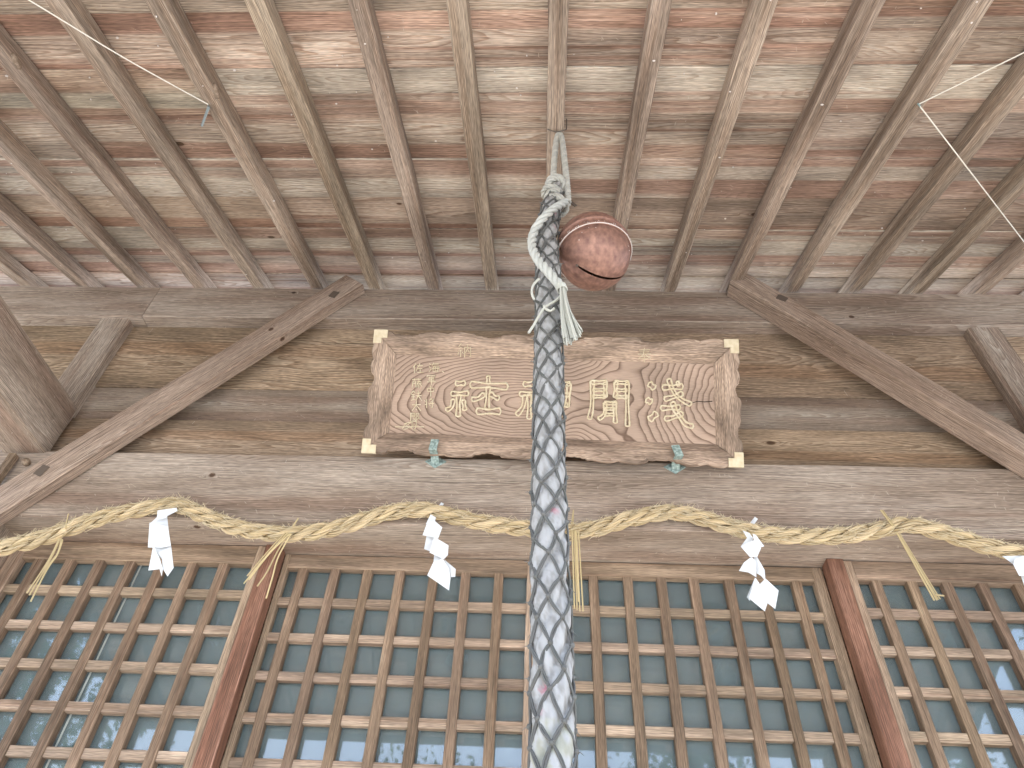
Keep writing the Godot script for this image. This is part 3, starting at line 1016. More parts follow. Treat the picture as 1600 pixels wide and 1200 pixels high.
func small_writing() -> Array:
	var sea := [[.05, .1, .2, .2], [0, .4, .15, .5], [0, .95, .2, .65], [.5, 0, .3, .3], [.4, .15, 1, .12], [.5, .35, .4, .9, .95, .85], [.5, .35, .95, .35, .9, .95], [.3, .6, 1.1, .58], [.65, .4, .7, .55], [.62, .65, .68, .8]]
	var army := [[.1, .05, 0, .25], [.1, .1, .9, .1, .85, .25], [.25, .3, .75, .3, .75, .6, .25, .6, .25, .3], [.25, .45, .75, .45], [.05, .75, .95, .73], [.5, .2, .5, 1.05]]
	var mid := [[.15, .25, .2, .6], [.15, .25, .85, .25, .8, .6], [.2, .6, .8, .58], [.5, 0, .5, 1.1]]
	var lead := [[.2, .05, .2, 1], [0, .2, .1, .4], [0, .7, .2, .55], [.7, 0, .45, .25], [.65, .1, .95, .12, .6, .45], [.4, .55, 1, .52], [.8, .35, .8, 1, .65, .9], [.5, .65, .6, .8]]
	var help := [[.3, 0, 0, .45], [.15, .3, .15, 1], [.4, .25, 1, .22], [.7, 0, .3, .8], [.5, .55, .95, .53], [.72, .55, .72, .9], [.45, .93, 1.05, .9]]
	var wist := [[.05, .1, .95, .08], [.3, 0, .3, .2], [.7, 0, .7, .2], [.15, .25, .05, .95], [.15, .28, .4, .28, .4, .9], [.18, .5, .38, .5], [.5, .35, .95, .33], [.5, .5, 1, .48], [.75, .25, .5, .75], [.75, .5, 1.05, .8], [.72, .6, .72, 1], [.55, .75, .5, .9]]
	var iron := [[.25, 0, 0, .35], [.25, 0, .45, .25], [.05, .4, .42, .4], [.05, .6, .42, .6], [.23, .4, .23, .9], [0, .95, .45, .85], [.55, .25, 1, .22], [.5, .5, 1.1, .48], [.75, 0, .75, .5, .5, 1], [.75, .5, 1.1, 1]]
	var big := [[.05, .35, .95, .32], [.5, 0, .45, .4, .05, .95], [.5, .4, .95, .95], [.42, .75, .55, .88]]
	var son := [[.1, .1, .5, .1, .5, .45, .1, .45, .1, .1], [.1, .28, .5, .28], [.1, .1, .1, .9, .5, .75], [.35, .55, .5, .7], [.65, .1, .65, 1.05], [.65, .12, .95, .12, .8, .4, .98, .6, .7, .7]]
	var seal := [[-.9, .5, 1.9, .5], [-.2, .7, .1, .2, .4, .6, -.1, .8], [.3, .3, .8, .0, .7, .6, .4, .5], [.8, .4, 1.2, .1, 1.0, .9, .7, .6], [0, .2, 1.2, -.1]]
	return [
		["inscription", cells([[Lf(590, 372), sea], [Lf(572, 465), army], [Lf(566, 552), mid], [Lf(556, 650), lead]], 15.0) + [[Lf(655, 400), Lf(668, 410)]]],
		["inscription", cells([[Lf(466, 378), help], [Lf(456, 495), wist], [Lf(450, 592), iron], [Lf(455, 675), big], [Lf(440, 760), son]], 15.5)],
		["inscription", cells([[Lf(400, 835), seal]], 16.0)],
	]

func frame_writing() -> Array:
	var offer := [[.1, .15, .9, .13], [.15, .3, .85, .28], [0, .45, 1, .43], [.5, 0, .4, .5, .05, .8], [.55, .45, .95, .8], [.25, .65, .75, .63], [.2, .8, .8, .78], [.5, .55, .5, 1.05]]
	var give := [[.3, 0, .1, .25, .3, .3, .05, .55, .4, .5], [.25, .5, .25, 1], [.1, .65, .05, .85], [.38, .62, .45, .8], [.55, .3, .55, 1.05], [.55, .3, 1, .3, 1, 1.0, .9, .95], [.77, .05, .77, .4, .62, .7], [.77, .45, .92, .7]]
	return [["inscription", cells([[R(735, 272), offer]], 21.0)], ["inscription", cells([[Lf(825, 235), give]], 21.0)]]

# ------------------------------------------------------------------ straw rope with its paper streamers and straw tufts
func straw_rope() -> void:
	var px := [[-60, 868], [0, 857], [60, 843], [120, 822], [180, 804], [240, 793], [280, 790], [315, 804], [360, 822], [410, 832], [460, 835], [520, 826], [570, 812], [620, 799], [665, 797], [705, 806], [760, 818], [820, 826], [870, 832], [930, 826], [980, 812], [1040, 801], [1080, 805], [1130, 820], [1180, 832], [1240, 838], [1300, 838], [1360, 831], [1412, 820], [1450, 826], [1500, 841], [1560, 858], [1620, 870], [1680, 880]]
	var pts := []
	for q in px:
		pts.append(on_z(q[0], q[1], 0.033))
	var path := smooth_path(pts, 0.012)
	var rope := thing("straw_rope", "thick twisted rice-straw rope draped in waves along the lower beam", "rope", Vector3(0, 3.0, 0.03))
	for s in 3:
		var mb := MB.new()
		var core := winding(path, 0.0165, -0.225, TAU * s / 3.0)
		tube(mb, core, 0.0098, 7, Color(0.34, 0.25, 0.12))
		for q in 17:
			var b := rng.randf_range(0.72, 1.15)
			var c := Color(0.68 * b, 0.53 * b, 0.31 * b).lerp(Color(0.5, 0.4, 0.22) if rng.randf() < 0.2 else Color(0.76 * b, 0.62 * b, 0.40 * b), rng.randf())
			tube(mb, winding(core, rng.randf_range(0.0092, 0.0122), 0.26, TAU * q / 17.0 + rng.randf_range(-0.15, 0.15)), rng.randf_range(0.0019, 0.0029), 4, c, 8.0, false)
		part("strand", mb, M.straw, rope)
	var hair := MB.new()
	for k in 1500:
		var i := rng.randi_range(3, path.size() - 4)
		var tg: Vector3 = (path[i + 1] - path[i - 1]).normalized() * (1.0 if rng.randf() < 0.6 else -1.0)
		var o := Vector3(rng.randf_range(-1, 1), rng.randf_range(-1, 1), rng.randf_range(-0.1, 1)).normalized()
		o = (o - tg * o.dot(tg)).normalized()
		var p: Vector3 = path[i] + o * 0.026
		var ln := rng.randf_range(0.008, 0.03) * (1.0 if rng.randf() < 0.9 else 1.8)
		var b := rng.randf_range(0.8, 1.2)
		tube(hair, [p - tg * 0.01, p + tg * ln * 0.5 + o * 0.003, p + tg * ln + o * rng.randf_range(0.004, 0.018)], [0.0013, 0.0011, 0.0005], 3, Color(0.74 * b, 0.63 * b, 0.43 * b), 8.0, false)
	var hs := part("loose_straw", hair, M.straw, rope)
	hs.set_meta("kind", "stuff")

	# straw tufts tucked through the rope
	var tufts := [
		["frayed bent straw tuft hanging from the rope under the plank brace", [[[102, 826], [107, 803]], [[93, 841], [75, 877], [42, 927]], [[96, 841], [90, 864], [75, 884], [51, 922]], [[98, 843], [90, 866], [73, 891], [48, 940]], [[94, 842], [80, 872], [46, 930]]]],
		["splayed straw tuft hanging from the rope across a red door post", [[[458, 822], [466, 810]], [[446, 832], [420, 860], [386, 900]], [[450, 832], [415, 870], [381, 912]], [[451, 834], [434, 861], [417, 894], [402, 916]], [[455, 834], [435, 870], [425, 905], [416, 935]], [[453, 834], [420, 866], [389, 906]]]],
		["straight straw tuft hanging from the rope beside the bell rope", [[[893, 818], [896, 797]], [[895, 818], [896, 797]], [[894, 829], [897.5, 951]], [[897, 829], [901.7, 953]], [[901, 831], [906, 955]], [[904, 832], [911, 955]], [[899, 829], [904, 940]]]],
		["stiff slanting straw tuft poking through the rope under the square brace", [[[1395, 822], [1376, 797]], [[1397, 821], [1379, 797]], [[1401, 832], [1460, 938]], [[1405, 836], [1464, 938]], [[1407, 836], [1469, 936]], [[1403, 833], [1466, 937]], [[1460, 929], [1475, 931]]]],
	]
	for t in tufts:
		var o := thing("straw_tuft", t[0], "straw tuft", on_z(t[1][1][0][0], t[1][1][0][1], 0.06), "straw tufts along the rope")
		for st in t[1]:
			var mb := MB.new()
			var pp := []
			for k in st.size():
				pp.append(on_z(st[k][0], st[k][1], 0.062 - 0.012 * k / st.size()))
			var b := rng.randf_range(0.8, 1.15)
			tube(mb, smooth_path(pp, 0.02), rng.randf_range(0.0021, 0.0031), 5, Color(0.62 * b, 0.50 * b, 0.28 * b))
			part("straw", mb, M.straw, o)
	# folded paper streamers
	var s1 := func(x: float, y: float) -> Vector2: return Vector2(x * 0.35, 780 + y * 0.35)
	var s2 := func(x: float, y: float) -> Vector2: return Vector2(530 + x * 0.35, 780 + y * 0.35)
	var s3 := func(x: float, y: float) -> Vector2: return Vector2(1130 + x * 0.15, 780 + y * 0.15)
	var s4 := func(x: float, y: float) -> Vector2: return Vector2(1400 + x * 0.125, 820 + y * 0.125)
	var sheets := [
		["narrow straight white paper streamer hanging on the rope's crest under the plank brace", s1, [
			[0.062, [[703, 50], [788, 38], [792, 52], [748, 74], [742, 84], [700, 92]]], [0.052, [[700, 80], [746, 72], [752, 132], [666, 112]]], [0.062, [[668, 104], [750, 122], [763, 208], [722, 216], [660, 215]]], [0.05, [[690, 150], [744, 170], [764, 210], [768, 298], [684, 240]]], [0.066, [[684, 205], [700, 240], [712, 262], [727, 310], [722, 345], [712, 312], [662, 318], [676, 250]]], [0.058, [[700, 240], [764, 210], [775, 306], [748, 345], [727, 312], [722, 262]]], [0.05, [[812, 22], [828, 2], [838, 8], [822, 26]]]]],
		["zigzag white paper streamer hanging on the rope below the signature end of the plaque", s2, [
			[0.055, [[408, 68], [432, 82], [424, 108], [386, 112]]], [0.068, [[424, 94], [460, 126], [442, 176], [372, 160], [390, 112]]], [0.05, [[390, 165], [428, 172], [404, 232], [379, 222]]], [0.07, [[424, 168], [488, 206], [485, 250], [466, 268], [403, 238]]], [0.054, [[424, 246], [468, 258], [440, 300], [420, 290]]], [0.074, [[462, 264], [490, 310], [497, 352], [490, 407], [393, 340], [420, 282]]], [0.062, [[468, 268], [520, 312], [518, 346], [498, 348], [492, 318]]], [0.05, [[434, 46], [455, 14], [468, 20], [446, 52]]]]],
		["wide doubled white paper streamer hanging on the rope just before the red post", s3, [
			[0.05, [[262, 268], [330, 182], [362, 206], [305, 284]]], [0.058, [[203, 326], [272, 352], [312, 400], [306, 436], [182, 492], [248, 402]]], [0.07, [[306, 360], [340, 372], [428, 490], [388, 502], [330, 462]]], [0.076, [[182, 492], [318, 428], [394, 510], [354, 602], [278, 602]]], [0.066, [[296, 598], [342, 650], [346, 812], [262, 762], [164, 746], [215, 660]]], [0.058, [[318, 598], [354, 600], [432, 738], [440, 852], [392, 796], [350, 772]]], [0.08, [[338, 820], [392, 900], [444, 965], [462, 1080], [434, 1168], [268, 1030]]], [0.068, [[440, 826], [578, 952], [542, 1142], [462, 1082], [384, 882]]], [0.06, [[330, 820], [348, 830], [276, 1060], [246, 1020]]]]],
		["white paper streamer on the drooping rope end beyond the slanting straw tuft", s4, [
			[0.05, [[1408, 294], [1450, 244], [1502, 284], [1440, 322]]], [0.056, [[1328, 392], [1610, 384], [1640, 500], [1464, 492]]], [0.072, [[1486, 430], [1640, 376], [1760, 420], [1740, 620], [1600, 640], [1540, 636], [1466, 494]]], [0.06, [[1560, 636], [1740, 620], [1800, 800], [1640, 860]]]]],
	]
	for s in sheets:
		var mp: Callable = s[1]
		var f0: Vector2 = mp.call(s[2][0][1][0][0], s[2][0][1][0][1])
		var o := thing("paper_streamer", s[0], "paper streamer", on_z(f0.x, f0.y, 0.05), "paper streamers along the rope")
		for pg in s[2]:
			var flat := PackedVector2Array()
			for q in pg[1]:
				flat.append(mp.call(q[0], q[1]))
			var lo := flat[0].x
			var hi := flat[0].x
			for q in flat:
				lo = minf(lo, q.x); hi = maxf(hi, q.x)
			var tl: PackedInt32Array = Geometry2D.triangulate_polygon(flat)
			var mb := MB.new()
			var lean := rng.randf_range(-0.018, 0.018)
			var p3 := []
			for q in flat:
				var f := (q.x - lo) / maxf(1.0, hi - lo) - 0.5
				p3.append(on_z(q.x, q.y, pg[0] + lean * f + 0.008 * (0.25 - f * f)))
			for side in [0.0, 0.0005]:
				for k in range(0, tl.size(), 3):
					var a: Vector3 = p3[tl[k]]
					var b: Vector3 = p3[tl[k + 1]]
					var c: Vector3 = p3[tl[k + 2]]
					var nn := (b - a).cross(c - a).normalized()
					if (nn.z < 0.0) == (side == 0.0):
						nn = -nn
					var i := mb.put(a - Vector3(0, 0, side), nn, Vector2.ZERO, Color.WHITE)
					mb.put(b - Vector3(0, 0, side), nn, Vector2.ZERO, Color.WHITE)
					mb.put(c - Vector3(0, 0, side), nn, Vector2.ZERO, Color.WHITE)
					mb.tri_i(i, i + 1, i + 2)
			part("fold", mb, M.paper, o)

# ------------------------------------------------------------------ bell, its pull rope and the tasselled cord
func bell_and_rope() -> void:
	var zr := 1.025
	var ys := [3.64, 3.58, 3.50, 3.40, 3.30, 3.16, 3.0, 2.83, 2.55, 2.32, 2.137, 1.946, 1.6, 1.22]
	var xs := [0.066, 0.058, 0.046, 0.036, 0.034, 0.039, 0.041, 0.042, 0.043, 0.046, 0.050, 0.052, 0.054, 0.055]
	var rs := [0.017, 0.024, 0.030, 0.0315, 0.0315, 0.0325, 0.033, 0.033, 0.033, 0.0335, 0.034, 0.034, 0.034, 0.034]
	var center := func(y: float) -> Vector2:
		for k in ys.size() - 1:
			if y <= ys[k] and y >= ys[k + 1]:
				var f: float = (ys[k] - y) / (ys[k] - ys[k + 1])
				f = f * f * (3 - 2 * f)
				return Vector2(lerpf(xs[k], xs[k + 1], f), lerpf(rs[k], rs[k + 1], f))
		return Vector2(xs[0], rs[0])
	var o := thing("bell_rope", "thick white twisted bell rope wrapped in grey diamond netting, hung from a rafter", "rope", Vector3(0.055, 1.2, zr))
	# cloth: three fat strands laid together
	var mb := MB.new()
	var steps := 560
	var sides := 54
	var y_top := 3.64
	var y_bot := 1.22
	var stains := [[868.0, 797.0, 0.012], [850.0, 1076.0, 0.012], [838.0, 1112.0, 0.010], [872.0, 350.0, 0.016], [868.0, 330.0, 0.012]]
	var st3 := []
	for s in stains:
		st3.append([on_z(s[0], s[1], zr + 0.03), s[2]])
	var nz := FastNoiseLite.new()
	nz.seed = 4; nz.frequency = 38.0; nz.fractal_octaves = 3
	for i in steps + 1:
		var y := lerpf(y_top, y_bot, float(i) / steps)
		var q: Vector2 = center.call(y)
		for s in sides + 1:
			var an := TAU * (s % sides) / sides
			var lobe := absf(cos(1.5 * (an + TAU * y / 0.30)))
			var rr := q.y * (0.72 + 0.31 * sqrt(lobe)) * (1.0 + 0.10 * nz.get_noise_3d(cos(an) * 0.1, y * 0.6, sin(an) * 0.1))
			# the net draws the cloth in where its cords cross
			var h1 := absf(sin(2.5 * an + PI * (y - 3.6) / 0.08))
			var h2 := absf(sin(2.5 * an - PI * (y - 3.6) / 0.08))
			rr *= 0.95 + 0.05 * minf(1.0, minf(h1, h2) * 1.6)
			var dir := Vector3(cos(an), 0, sin(an))
			var p := Vector3(q.x, y, zr) + dir * rr
			var dirt := nz.get_noise_3d(p.x * 1.7, p.y * 0.8, p.z * 1.7)
			var c := Color(0.42, 0.41, 0.395).lerp(Color(0.25, 0.235, 0.215), clampf(dirt * 1.7 + 0.25, 0, 0.85))
			if y < 2.0:
				c = c.lerp(Color(0.44, 0.44, 0.3), clampf(dirt + 0.2, 0.0, 0.35))
			for e in st3:
				var dd: float = (p - e[0]).length() / e[1] + nz.get_noise_3d(p.x * 3, p.y * 3, p.z * 3) * 0.7
				if dd < 1.0:
					c = c.lerp(Color(0.5, 0.14, 0.18), (1.0 - dd) * 0.8)
			mb.put(p, dir, Vector2(float(s) / sides, y), c)
	var row := sides + 1
	for i in steps:
		for s in sides:
			var a := i * row + s
			var b := a + row
			mb.ix.append_array(PackedInt32Array([a, b, a + 1, a + 1, b, b + 1]))
	# true normals from the grid
	for i in steps + 1:
		for s in row:
			var up: Vector3 = mb.v[maxi(i - 1, 0) * row + s]
			var dn: Vector3 = mb.v[mini(i + 1, steps) * row + s]
			var lf: Vector3 = mb.v[i * row + (s - 1 if s > 0 else sides - 1)]
			var rt: Vector3 = mb.v[i * row + (s + 1 if s < sides else 1)]
			var nn := (rt - lf).cross(up - dn).normalized()
			if nn.dot(mb.n[i * row + s]) < 0: nn = -nn
			mb.n[i * row + s] = nn
	var fix := PackedInt32Array()
	for k in range(0, mb.ix.size(), 3):
		var g := (mb.v[mb.ix[k + 2]] - mb.v[mb.ix[k]]).cross(mb.v[mb.ix[k + 1]] - mb.v[mb.ix[k]])
		fix.append(mb.ix[k])
		if g.dot(mb.n[mb.ix[k]]) >= 0:
			fix.append(mb.ix[k + 1]); fix.append(mb.ix[k + 2])
		else:
			fix.append(mb.ix[k + 2]); fix.append(mb.ix[k + 1])
	mb.ix = fix
	part("cloth", mb, M.cloth, o)
	# netting: six cords each way, doubled, knotted where they cross
	var net := MB.new()
	var r2 := RandomNumberGenerator.new()
	r2.seed = 8
	var N := 5
	var knots := []
	var lev := 0
	while 3.60 - lev * 0.04 > y_bot:
		var line := []
		for k in N:
			var yk := 3.60 - lev * 0.04 + r2.randf_range(-0.005, 0.005)
			var an: float = (k + 0.5 * (lev % 2)) * TAU / N + r2.randf_range(-0.16, 0.16) + 0.35 * sin(yk * 2.6)
			line.append(Vector2(an, yk))
		knots.append(line)
		lev += 1
	var lay := func(an: float, y: float, out: float) -> Vector3:
		var q: Vector2 = center.call(y)
		return Vector3(q.x, y, zr) + Vector3(cos(an), 0, sin(an)) * (q.y * 0.985 + out)
	for i in knots.size():
		for k in N:
			var a: Vector2 = knots[i][k]
			var g := r2.randf_range(0.85, 1.15)
			blob(net, lay.call(a.x, a.y, 0.0028), Vector3(0.0050, 0.0046, 0.0050), Color(0.16 * g, 0.157 * g, 0.148 * g), 5, 7, 0.25)
			if r2.randf() < 0.6:
				var oo := Vector3(cos(a.x + r2.randf_range(-.8, .8)), r2.randf_range(-.6, .6), sin(a.x)).normalized()
				var at: Vector3 = lay.call(a.x, a.y, 0.004)
				tube(net, [at, at + oo * 0.006, at + oo * 0.011 + Vector3(0, -0.003, 0)], [0.0010, 0.0008, 0.0004], 3, Color(0.24, 0.235, 0.22), 8.0, false)
			if i == knots.size() - 1:
				continue
			for w in 2:
				var k2: int = (k + w) % N if i % 2 == 1 else (k + w - 1 + N) % N
				var b: Vector2 = knots[i + 1][k2]
				var da := wrapf(b.x - a.x, -PI, PI)
				var sag := r2.randf_range(-0.12, 0.12)
				for tw in [-1.0, 1.0]:
					var pts := []
					for e in 7:
						var f := e / 6.0
						var bow := sin(PI * f)
						pts.append(lay.call(a.x + da * f + bow * (sag + tw * 0.055), lerpf(a.y, b.y, f), 0.0016 + 0.0006 * tw))
					tube(net, pts, 0.0019, 5, Color(0.15 * g, 0.147 * g, 0.138 * g), 8.0, false)
	part("netting", net, M.cord, o)
	# the loop it hangs by
	var cc := Color(0.58, 0.56, 0.50)
	var lp := MB.new()
	var pa := []
	for q in [[888, 318], [887, 300], [885, 278], [882, 250], [879, 225], [876, 211], [871, 213], [868, 232], [866, 255], [865, 275], [868, 292], [866, 310]]:
		pa.append(on_z(q[0], q[1], zr))
	twisted(lp, smooth_path(pa, 0.006), 0.0105, 3, 0.05, cc)
	part("hanging_loop", lp, M.cord, o)
	var kn := MB.new()
	var pk := []
	for k in 26:
		var an := TAU * k / 12.0
		var cpt := on_z(868, 288, zr) + Vector3(0.0, 0.006 - 0.0011 * k, 0.0)
		pk.append(cpt + Vector3(cos(an) * 0.024, sin(an) * 0.012, sin(an) * 0.02))
	twisted(kn, smooth_path(pk, 0.006), 0.010, 3, 0.05, cc)
	for k in 3:
		var pts := []
		for q in 14:
			var an := TAU * q / 11.0 + k
			pts.append(on_z(862 + k * 5, 306 + k * 7, zr) + Vector3(cos(an) * 0.026, sin(an * 0.5 + k) * 0.018, sin(an) * 0.026))
		twisted(kn, smooth_path(pts, 0.006), 0.009, 3, 0.05, cc * 0.95)
	part("knot", kn, M.cord, o)
	var wr := MB.new()
	var wp := []
	for q in [[-0.036, 0.075], [-0.034, 0.0], [-0.03, -0.012], [0.0, -0.03], [0.03, -0.012], [0.034, 0.0], [0.036, 0.075]]:
		wp.append(Vector3(0.066 + q[0], roof_y(zr) + q[1] + 0.004, zr + 0.012))
	tube(wr, smooth_path(wp, 0.01), 0.0016, 5, Color(0.16, 0.14, 0.12))
	part("hanging_wire", wr, M.cord, o)

	# tasselled cord tied round the rope
	var tc := thing("tassel_cord", "short white cotton cord tied round the bell rope, ending in a tassel", "cord", on_z(860, 420, zr))
	var pc := []
	for q in [[884, 316, 0.02], [866, 326, 0.045], [846, 344, 0.045], [833, 366, 0.03], [832, 388, 0.035], [842, 408, 0.045], [856, 424, 0.052], [868, 438, 0.056], [876, 448, 0.056]]:
		pc.append(on_z(q[0], q[1], zr + q[2]))
	var cm := MB.new()
	twisted(cm, smooth_path(pc, 0.006), 0.0125, 3, 0.09, Color(0.62, 0.62, 0.58))
	part("cord", cm, M.cord, tc)
	var bd := MB.new()
	var pbn := []
	for k in 40:
		var an := TAU * k / 10.0
		var cpt: Vector3 = on_z(876, 447, zr + 0.056).lerp(on_z(879, 454, zr + 0.056), k / 39.0)
		pbn.append(cpt + Vector3(cos(an) * 0.0125, 0, sin(an) * 0.0125))
	tube(bd, pbn, 0.0022, 5, Color(0.62, 0.62, 0.56))
	part("binding", bd, M.cord, tc)
	var th := MB.new()
	for k in 70:
		var f := r2.randf()
		var g := r2.randf()
		var a0 := on_z(875 + 7 * f, 448, zr + 0.046 + 0.02 * g)
		var a1 := on_z(876 + 15 * f, 485, zr + 0.036 + 0.035 * g)
		var ex := lerpf(879, 910, f) + r2.randf_range(-2, 2)
		var a2 := on_z(ex, 537 - absf(f - 0.25) * 22 + r2.randf_range(-9, 5), zr + 0.022 + 0.05 * g)
		var b := r2.randf_range(0.85, 1.1)
		tube(th, smooth_path([a0, a1, a2], 0.02), 0.0021, 5, Color(0.62 * b, 0.61 * b, 0.54 * b))
	part("tassel", th, M.cord, tc)
	var ls := MB.new()
	for lst in [[[878, 460], [868, 470], [852, 480], [842, 494], [834, 508], [826, 520]], [[842, 436], [833, 446], [831, 458], [835, 468]], [[866, 482], [860, 486], [852, 482], [850, 478]]]:
		var pl := []
		for q in lst:
			pl.append(on_z(q[0], q[1], zr + 0.052))
		tube(ls, smooth_path(pl, 0.01), 0.0034, 6, Color(0.64, 0.63, 0.56))
	part("loose_end", ls, M.cord, tc)

	# the round bell
	var bc := Vector3(0.172, 3.318, 0.985)
	var br := 0.1035
	var bell := thing("round_bell", "round brown copper bell with a raised band and slit mouth beside the rope", "bell", bc)
	var ax := Vector3(-0.10, 1.0, 0.02).normalized()
	var ex := Vector3(0.92, 0.1, -0.38)
	ex = (ex - ax * ex.dot(ax)).normalized()
	var ez := ex.cross(ax)
	var up := MB.new()
	# upper half with shoulder and band (lathe)
	var prof := []
	for k in 15:
		var a := PI / 2 * k / 14.0
		prof.append(Vector2(br * sin(a) + 0.002, br * 0.95 * cos(a) + 0.036))
	prof.append_array([Vector2(br + 0.005, 0.035), Vector2(br + 0.0062, 0.033), Vector2(br + 0.005, 0.030), Vector2(br + 0.002, 0.027), Vector2(br + 0.0015, 0.018), Vector2(br + 0.003, 0.012), Vector2(br + 0.0065, 0.006), Vector2(br + 0.0072, 0.003), Vector2(br + 0.006, 0.001), Vector2(br + 0.0005, 0.0)])
	var sdn := 56
	var b0 := up.v.size()
	for k in prof.size():
		var q: Vector2 = prof[k]
		var tg: Vector2 = (prof[mini(k + 1, prof.size() - 1)] - prof[maxi(k - 1, 0)]).normalized()
		for s in sdn + 1:
			var an := TAU * s / sdn
			var rd := ex * cos(an) + ez * sin(an)
			up.put(bc + rd * q.x + ax * q.y, (rd * -tg.y + ax * tg.x), Vector2(float(s) / sdn, q.y), Color.WHITE)
	for k in prof.size() - 1:
		for s in sdn:
			var p := b0 + k * (sdn + 1) + s
			up.tri_i(p, p + sdn + 1, p + sdn + 2)
			up.tri_i(p, p + sdn + 2, p + 1)
	part("upper_shell", up, M.bell, bell)
	# lower half: two quarter shells that leave the slit open between them
	var lo := MB.new()
	for side in [1.0, -1.0]:
		var base := lo.v.size()
		var na := 20
		var nb := 40
		for i in na + 1:
			for j in nb + 1:
				var be := PI * j / nb
				var gap := 2.1 * clampf((0.72 * PI - be) / 0.1, 0.0, 1.0) * (1.0 if be > 0.12 else be / 0.12)
				var al := deg_to_rad(90.0 - gap) * i / na
				var dir: Vector3 = ex * cos(be) + (ez * side * cos(al) - ax * sin(al)) * sin(be)
				lo.put(bc + dir * br, dir, Vector2(float(j) / nb, float(i) / na), Color.WHITE)
		for i in na:
			for j in nb:
				var p := base + i * (nb + 1) + j
				lo.tri_i(p, p + nb + 1, p + nb + 2)
				lo.tri_i(p, p + nb + 2, p + 1)
	part("lower_shell", lo, M.bell, bell)
	var hole := MB.new()
	var hb := PI * 0.72
	var hd := (ex * cos(hb) - ax * sin(hb)).normalized()
	blob(hole, bc + hd * (br - 0.001), Vector3(0.0045, 0.0045, 0.0045), Color.WHITE)
	part("slit_end", hole, M.dark_plug, bell)
	var se := MB.new()
	var sp := []
	for s in 61:
		var an := TAU * s / 60.0
		sp.append(bc + (ex * cos(an) + ez * sin(an)) * (br + 0.0055) - ax * 0.0005)
	tube(se, sp, 0.0014, 5, Color.WHITE)
	part("seam", se, M.dust, bell)
	var dp := MB.new()           # dust and droppings along the band
	for k in 90:
		var an := r2.randf() * TAU
		var hgt := r2.randf_range(-0.05, 0.05) if k % 3 == 0 else r2.randf_range(0.0, 0.008)
		var rad := (br + 0.0066) if hgt >= 0.0 and hgt < 0.009 else sqrt(maxf(0.0, br * br - hgt * hgt)) + (0.0 if hgt < 0.0 else 0.004)
		var sc := r2.randf_range(0.0006, 0.0018)
		blob(dp, bc + (ex * cos(an) + ez * sin(an)) * rad + ax * hgt, Vector3(sc, sc, sc), Color.WHITE, 3, 5)
	part("dust_specks", dp, M.dust, bell).set_meta("kind", "stuff")
	var lug := MB.new()
	var lp2 := []
	for s in 13:
		var an := PI * s / 12.0
		lp2.append(bc + ax * (br + 0.014 + 0.03 * sin(an)) + ex * 0.024 * cos(an))
	tube(lug, lp2, 0.0055, 8, Color.WHITE)
	part("lug", lug, M.bell, bell)
	var tb := MB.new()
	timber(tb, on_z(884, 310, zr - 0.02), on_z(900, 322, zr - 0.03), Vector3(0, 0, 1), 0.012, 0.004, 0.001, 1, 0.0, 1.0, 1.0, Color(0.2, 0.19, 0.17))
	part("hook_plate", tb, M.dark_plug, bell)

# ------------------------------------------------------------------ strings under the roof
func strings() -> void:
	var a := on_roof(325, 163, 0.004)
	var s1 := thing("string", "thin white string nailed to a rafter, a small grey tag on its end", "string", a)
	var mb := MB.new()
	var far := on_roof(45, 0, 0.03)
	tube(mb, smooth_path([a, a.lerp(far, 0.5) - Vector3(0, 0.012, 0), far, far + (far - a) * 0.5], 0.05), 0.0022, 5, Color.WHITE)
	part("cord", mb, M.string, s1)
	var tg := MB.new()
	var p0 := on_roof(326, 166, 0.008)
	var p1 := on_roof(315, 196, 0.05)
	timber(tg, p0, p1, Vector3(0, 0, 1), 0.02, 0.006, 0.001, 2, 0.0012, 1.0, 1.0, Color.WHITE)
	part("tag", tg, plain("grey tag", Color8(128, 136, 136), 0.7), s1)
	var b := on_roof(1435, 163, 0.004)
	var s2 := thing("string", "thin white string tied in a corner round a nail in a rafter", "string", b)
	var m2 := MB.new()
	var e1 := on_roof(1600, 82, 0.05)
	tube(m2, [b, e1, e1 + (e1 - b) * 0.8], 0.0022, 5, Color.WHITE)
	part("cord", m2, M.string, s2)
	var m3 := MB.new()
	var e2 := on_roof(1600, 378, 0.12)
	tube(m3, smooth_path([b, b.lerp(e2, 0.5) - Vector3(0, 0.006, 0), e2, e2 + (e2 - b) * 0.4], 0.05), 0.0024, 5, Color.WHITE)
	part("cord", m3, M.string, s2)
	var nl := MB.new()
	tube(nl, [b + Vector3(0, 0.01, 0), b - Vector3(0, 0.012, 0)], 0.0035, 6, Color.WHITE)
	part("nail", nl, M.iron, s2)

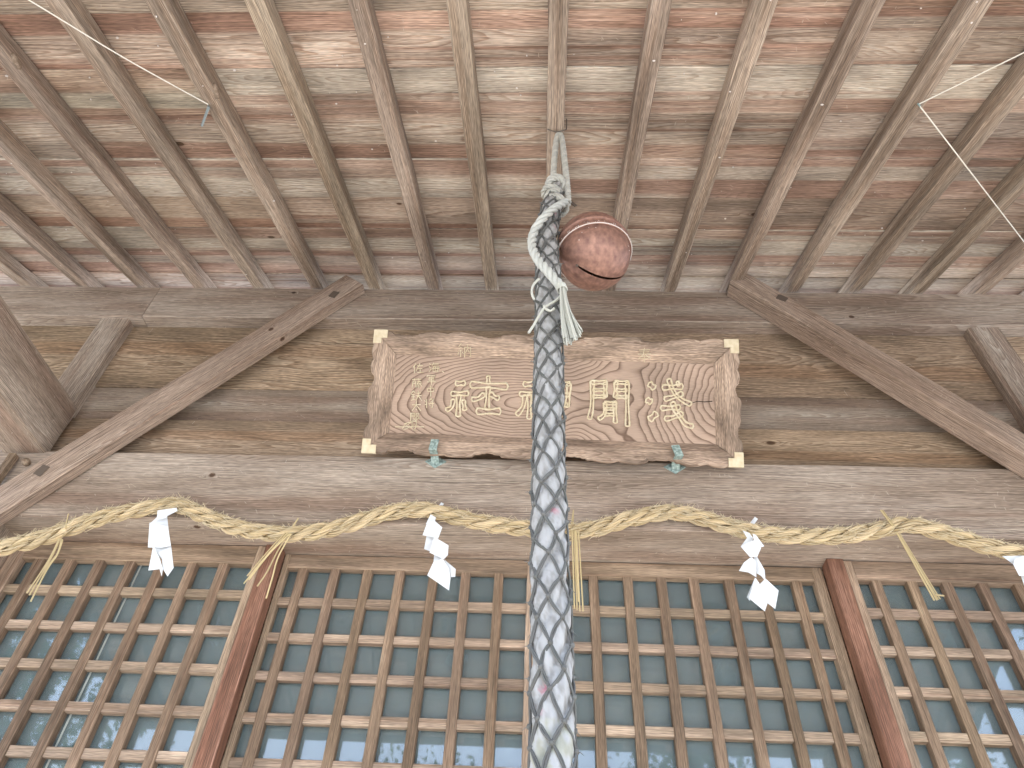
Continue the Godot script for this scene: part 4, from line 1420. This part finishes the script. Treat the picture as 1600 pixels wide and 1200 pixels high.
# ------------------------------------------------------------------ trees across the forecourt, which the panes mirror, plus two added side-light blockers
func trees() -> void:
	var list := [
		[Vector3(-9.5, 0, 9.0), 9.0, 3.6, 0, "dense dark evergreen across the forecourt, standing off the plank-brace side"], [Vector3(-13, 0, 5), 8.0, 3.2, 1, "broad pale-leaved tree across the forecourt beside the dark evergreen"],
		[Vector3(3.6, 0, 15.0), 8.6, 3.0, 2, "open-crowned tree across the forecourt facing the bell"], [Vector3(11, 0, 8), 9.5, 3.6, 3, "tall bushy tree across the forecourt, standing off the square-brace side"],
		[Vector3(-3.0, 0, 16), 7.6, 2.6, 4, "low round tree at the far end of the forecourt"], [Vector3(10, 0, 17), 9.5, 3.6, 5, "tall loose-crowned tree behind the bushy one across the forecourt"],
		[Vector3(-7.6, 0, 2.6), 8.0, 3.3, 6, "unseen leafy tree added beside the porch to block side light, off its tie-beam corner"], [Vector3(7.8, 0, 2.4), 8.4, 3.3, 7, "unseen leafy tree added beside the porch to block side light, off the square brace"],  # this pair is added out of view to shade the rafter sides
	]
	for t in list:
		var r := RandomNumberGenerator.new()
		r.seed = 77 + int(t[3])
		var at: Vector3 = t[0]
		var h: float = t[1]
		var rad: float = t[2]
		var o := thing("broadleaf_tree", t[4], "tree", at, "trees across the forecourt")
		var tr := MB.new()
		tube(tr, [at, at + Vector3(0.1, h * 0.3, 0), at + Vector3(-0.1, h * 0.6, 0.1), at + Vector3(0, h * 0.92, 0)], [0.24, 0.19, 0.12, 0.03], 9, Color.WHITE)
		part("trunk", tr, M.bark, o)
		var lv := MB.new()
		var br := MB.new()
		for k in 46:
			var th := r.randf() * TAU
			var hh := r.randf_range(0.32, 1.0)
			var rr := rad * sqrt(r.randf()) * (1.05 - 0.75 * pow(hh, 2.2))
			var c := at + Vector3(cos(th) * rr, h * hh, sin(th) * rr)
			tube(br, [at + Vector3(0, h * maxf(0.25, hh - 0.2), 0), (at + c) / 2 + Vector3(0, h * hh * 0.5, 0), c], [0.05, 0.03, 0.01], 4, Color.WHITE)
			for q in (210 if at.z < 10.0 else 130):
				var d := Vector3(r.randfn(), r.randfn() * 0.7, r.randfn()) * 0.42
				var n := Vector3(r.randf_range(-1, 1), r.randf_range(-0.2, 1), r.randf_range(-1, 1)).normalized()
				var e := n.cross(Vector3(r.randf(), r.randf(), r.randf())).normalized() * r.randf_range(0.05, 0.1)
				var f := n.cross(e) * 0.55
				var g := r.randf_range(0.7, 1.3)
				var cl := Color(0.055 * g, 0.095 * g, 0.03 * g)
				var p := c + d
				mb_leaf(lv, p, e, f, n, cl)
		part("branches", br, M.bark, o)
		var cr := part("crown", lv, M.leaf, o)
		cr.set_meta("kind", "stuff")

func mb_leaf(mb: MB, p: Vector3, e: Vector3, f: Vector3, n: Vector3, c: Color) -> void:
	var i := mb.put(p - e, n, Vector2.ZERO, c)
	mb.put(p + f, n, Vector2.ZERO, c); mb.put(p + e, n, Vector2.ZERO, c); mb.put(p - f, n, Vector2.ZERO, c)
	mb.tri_i(i, i + 1, i + 2); mb.tri_i(i, i + 2, i + 3)
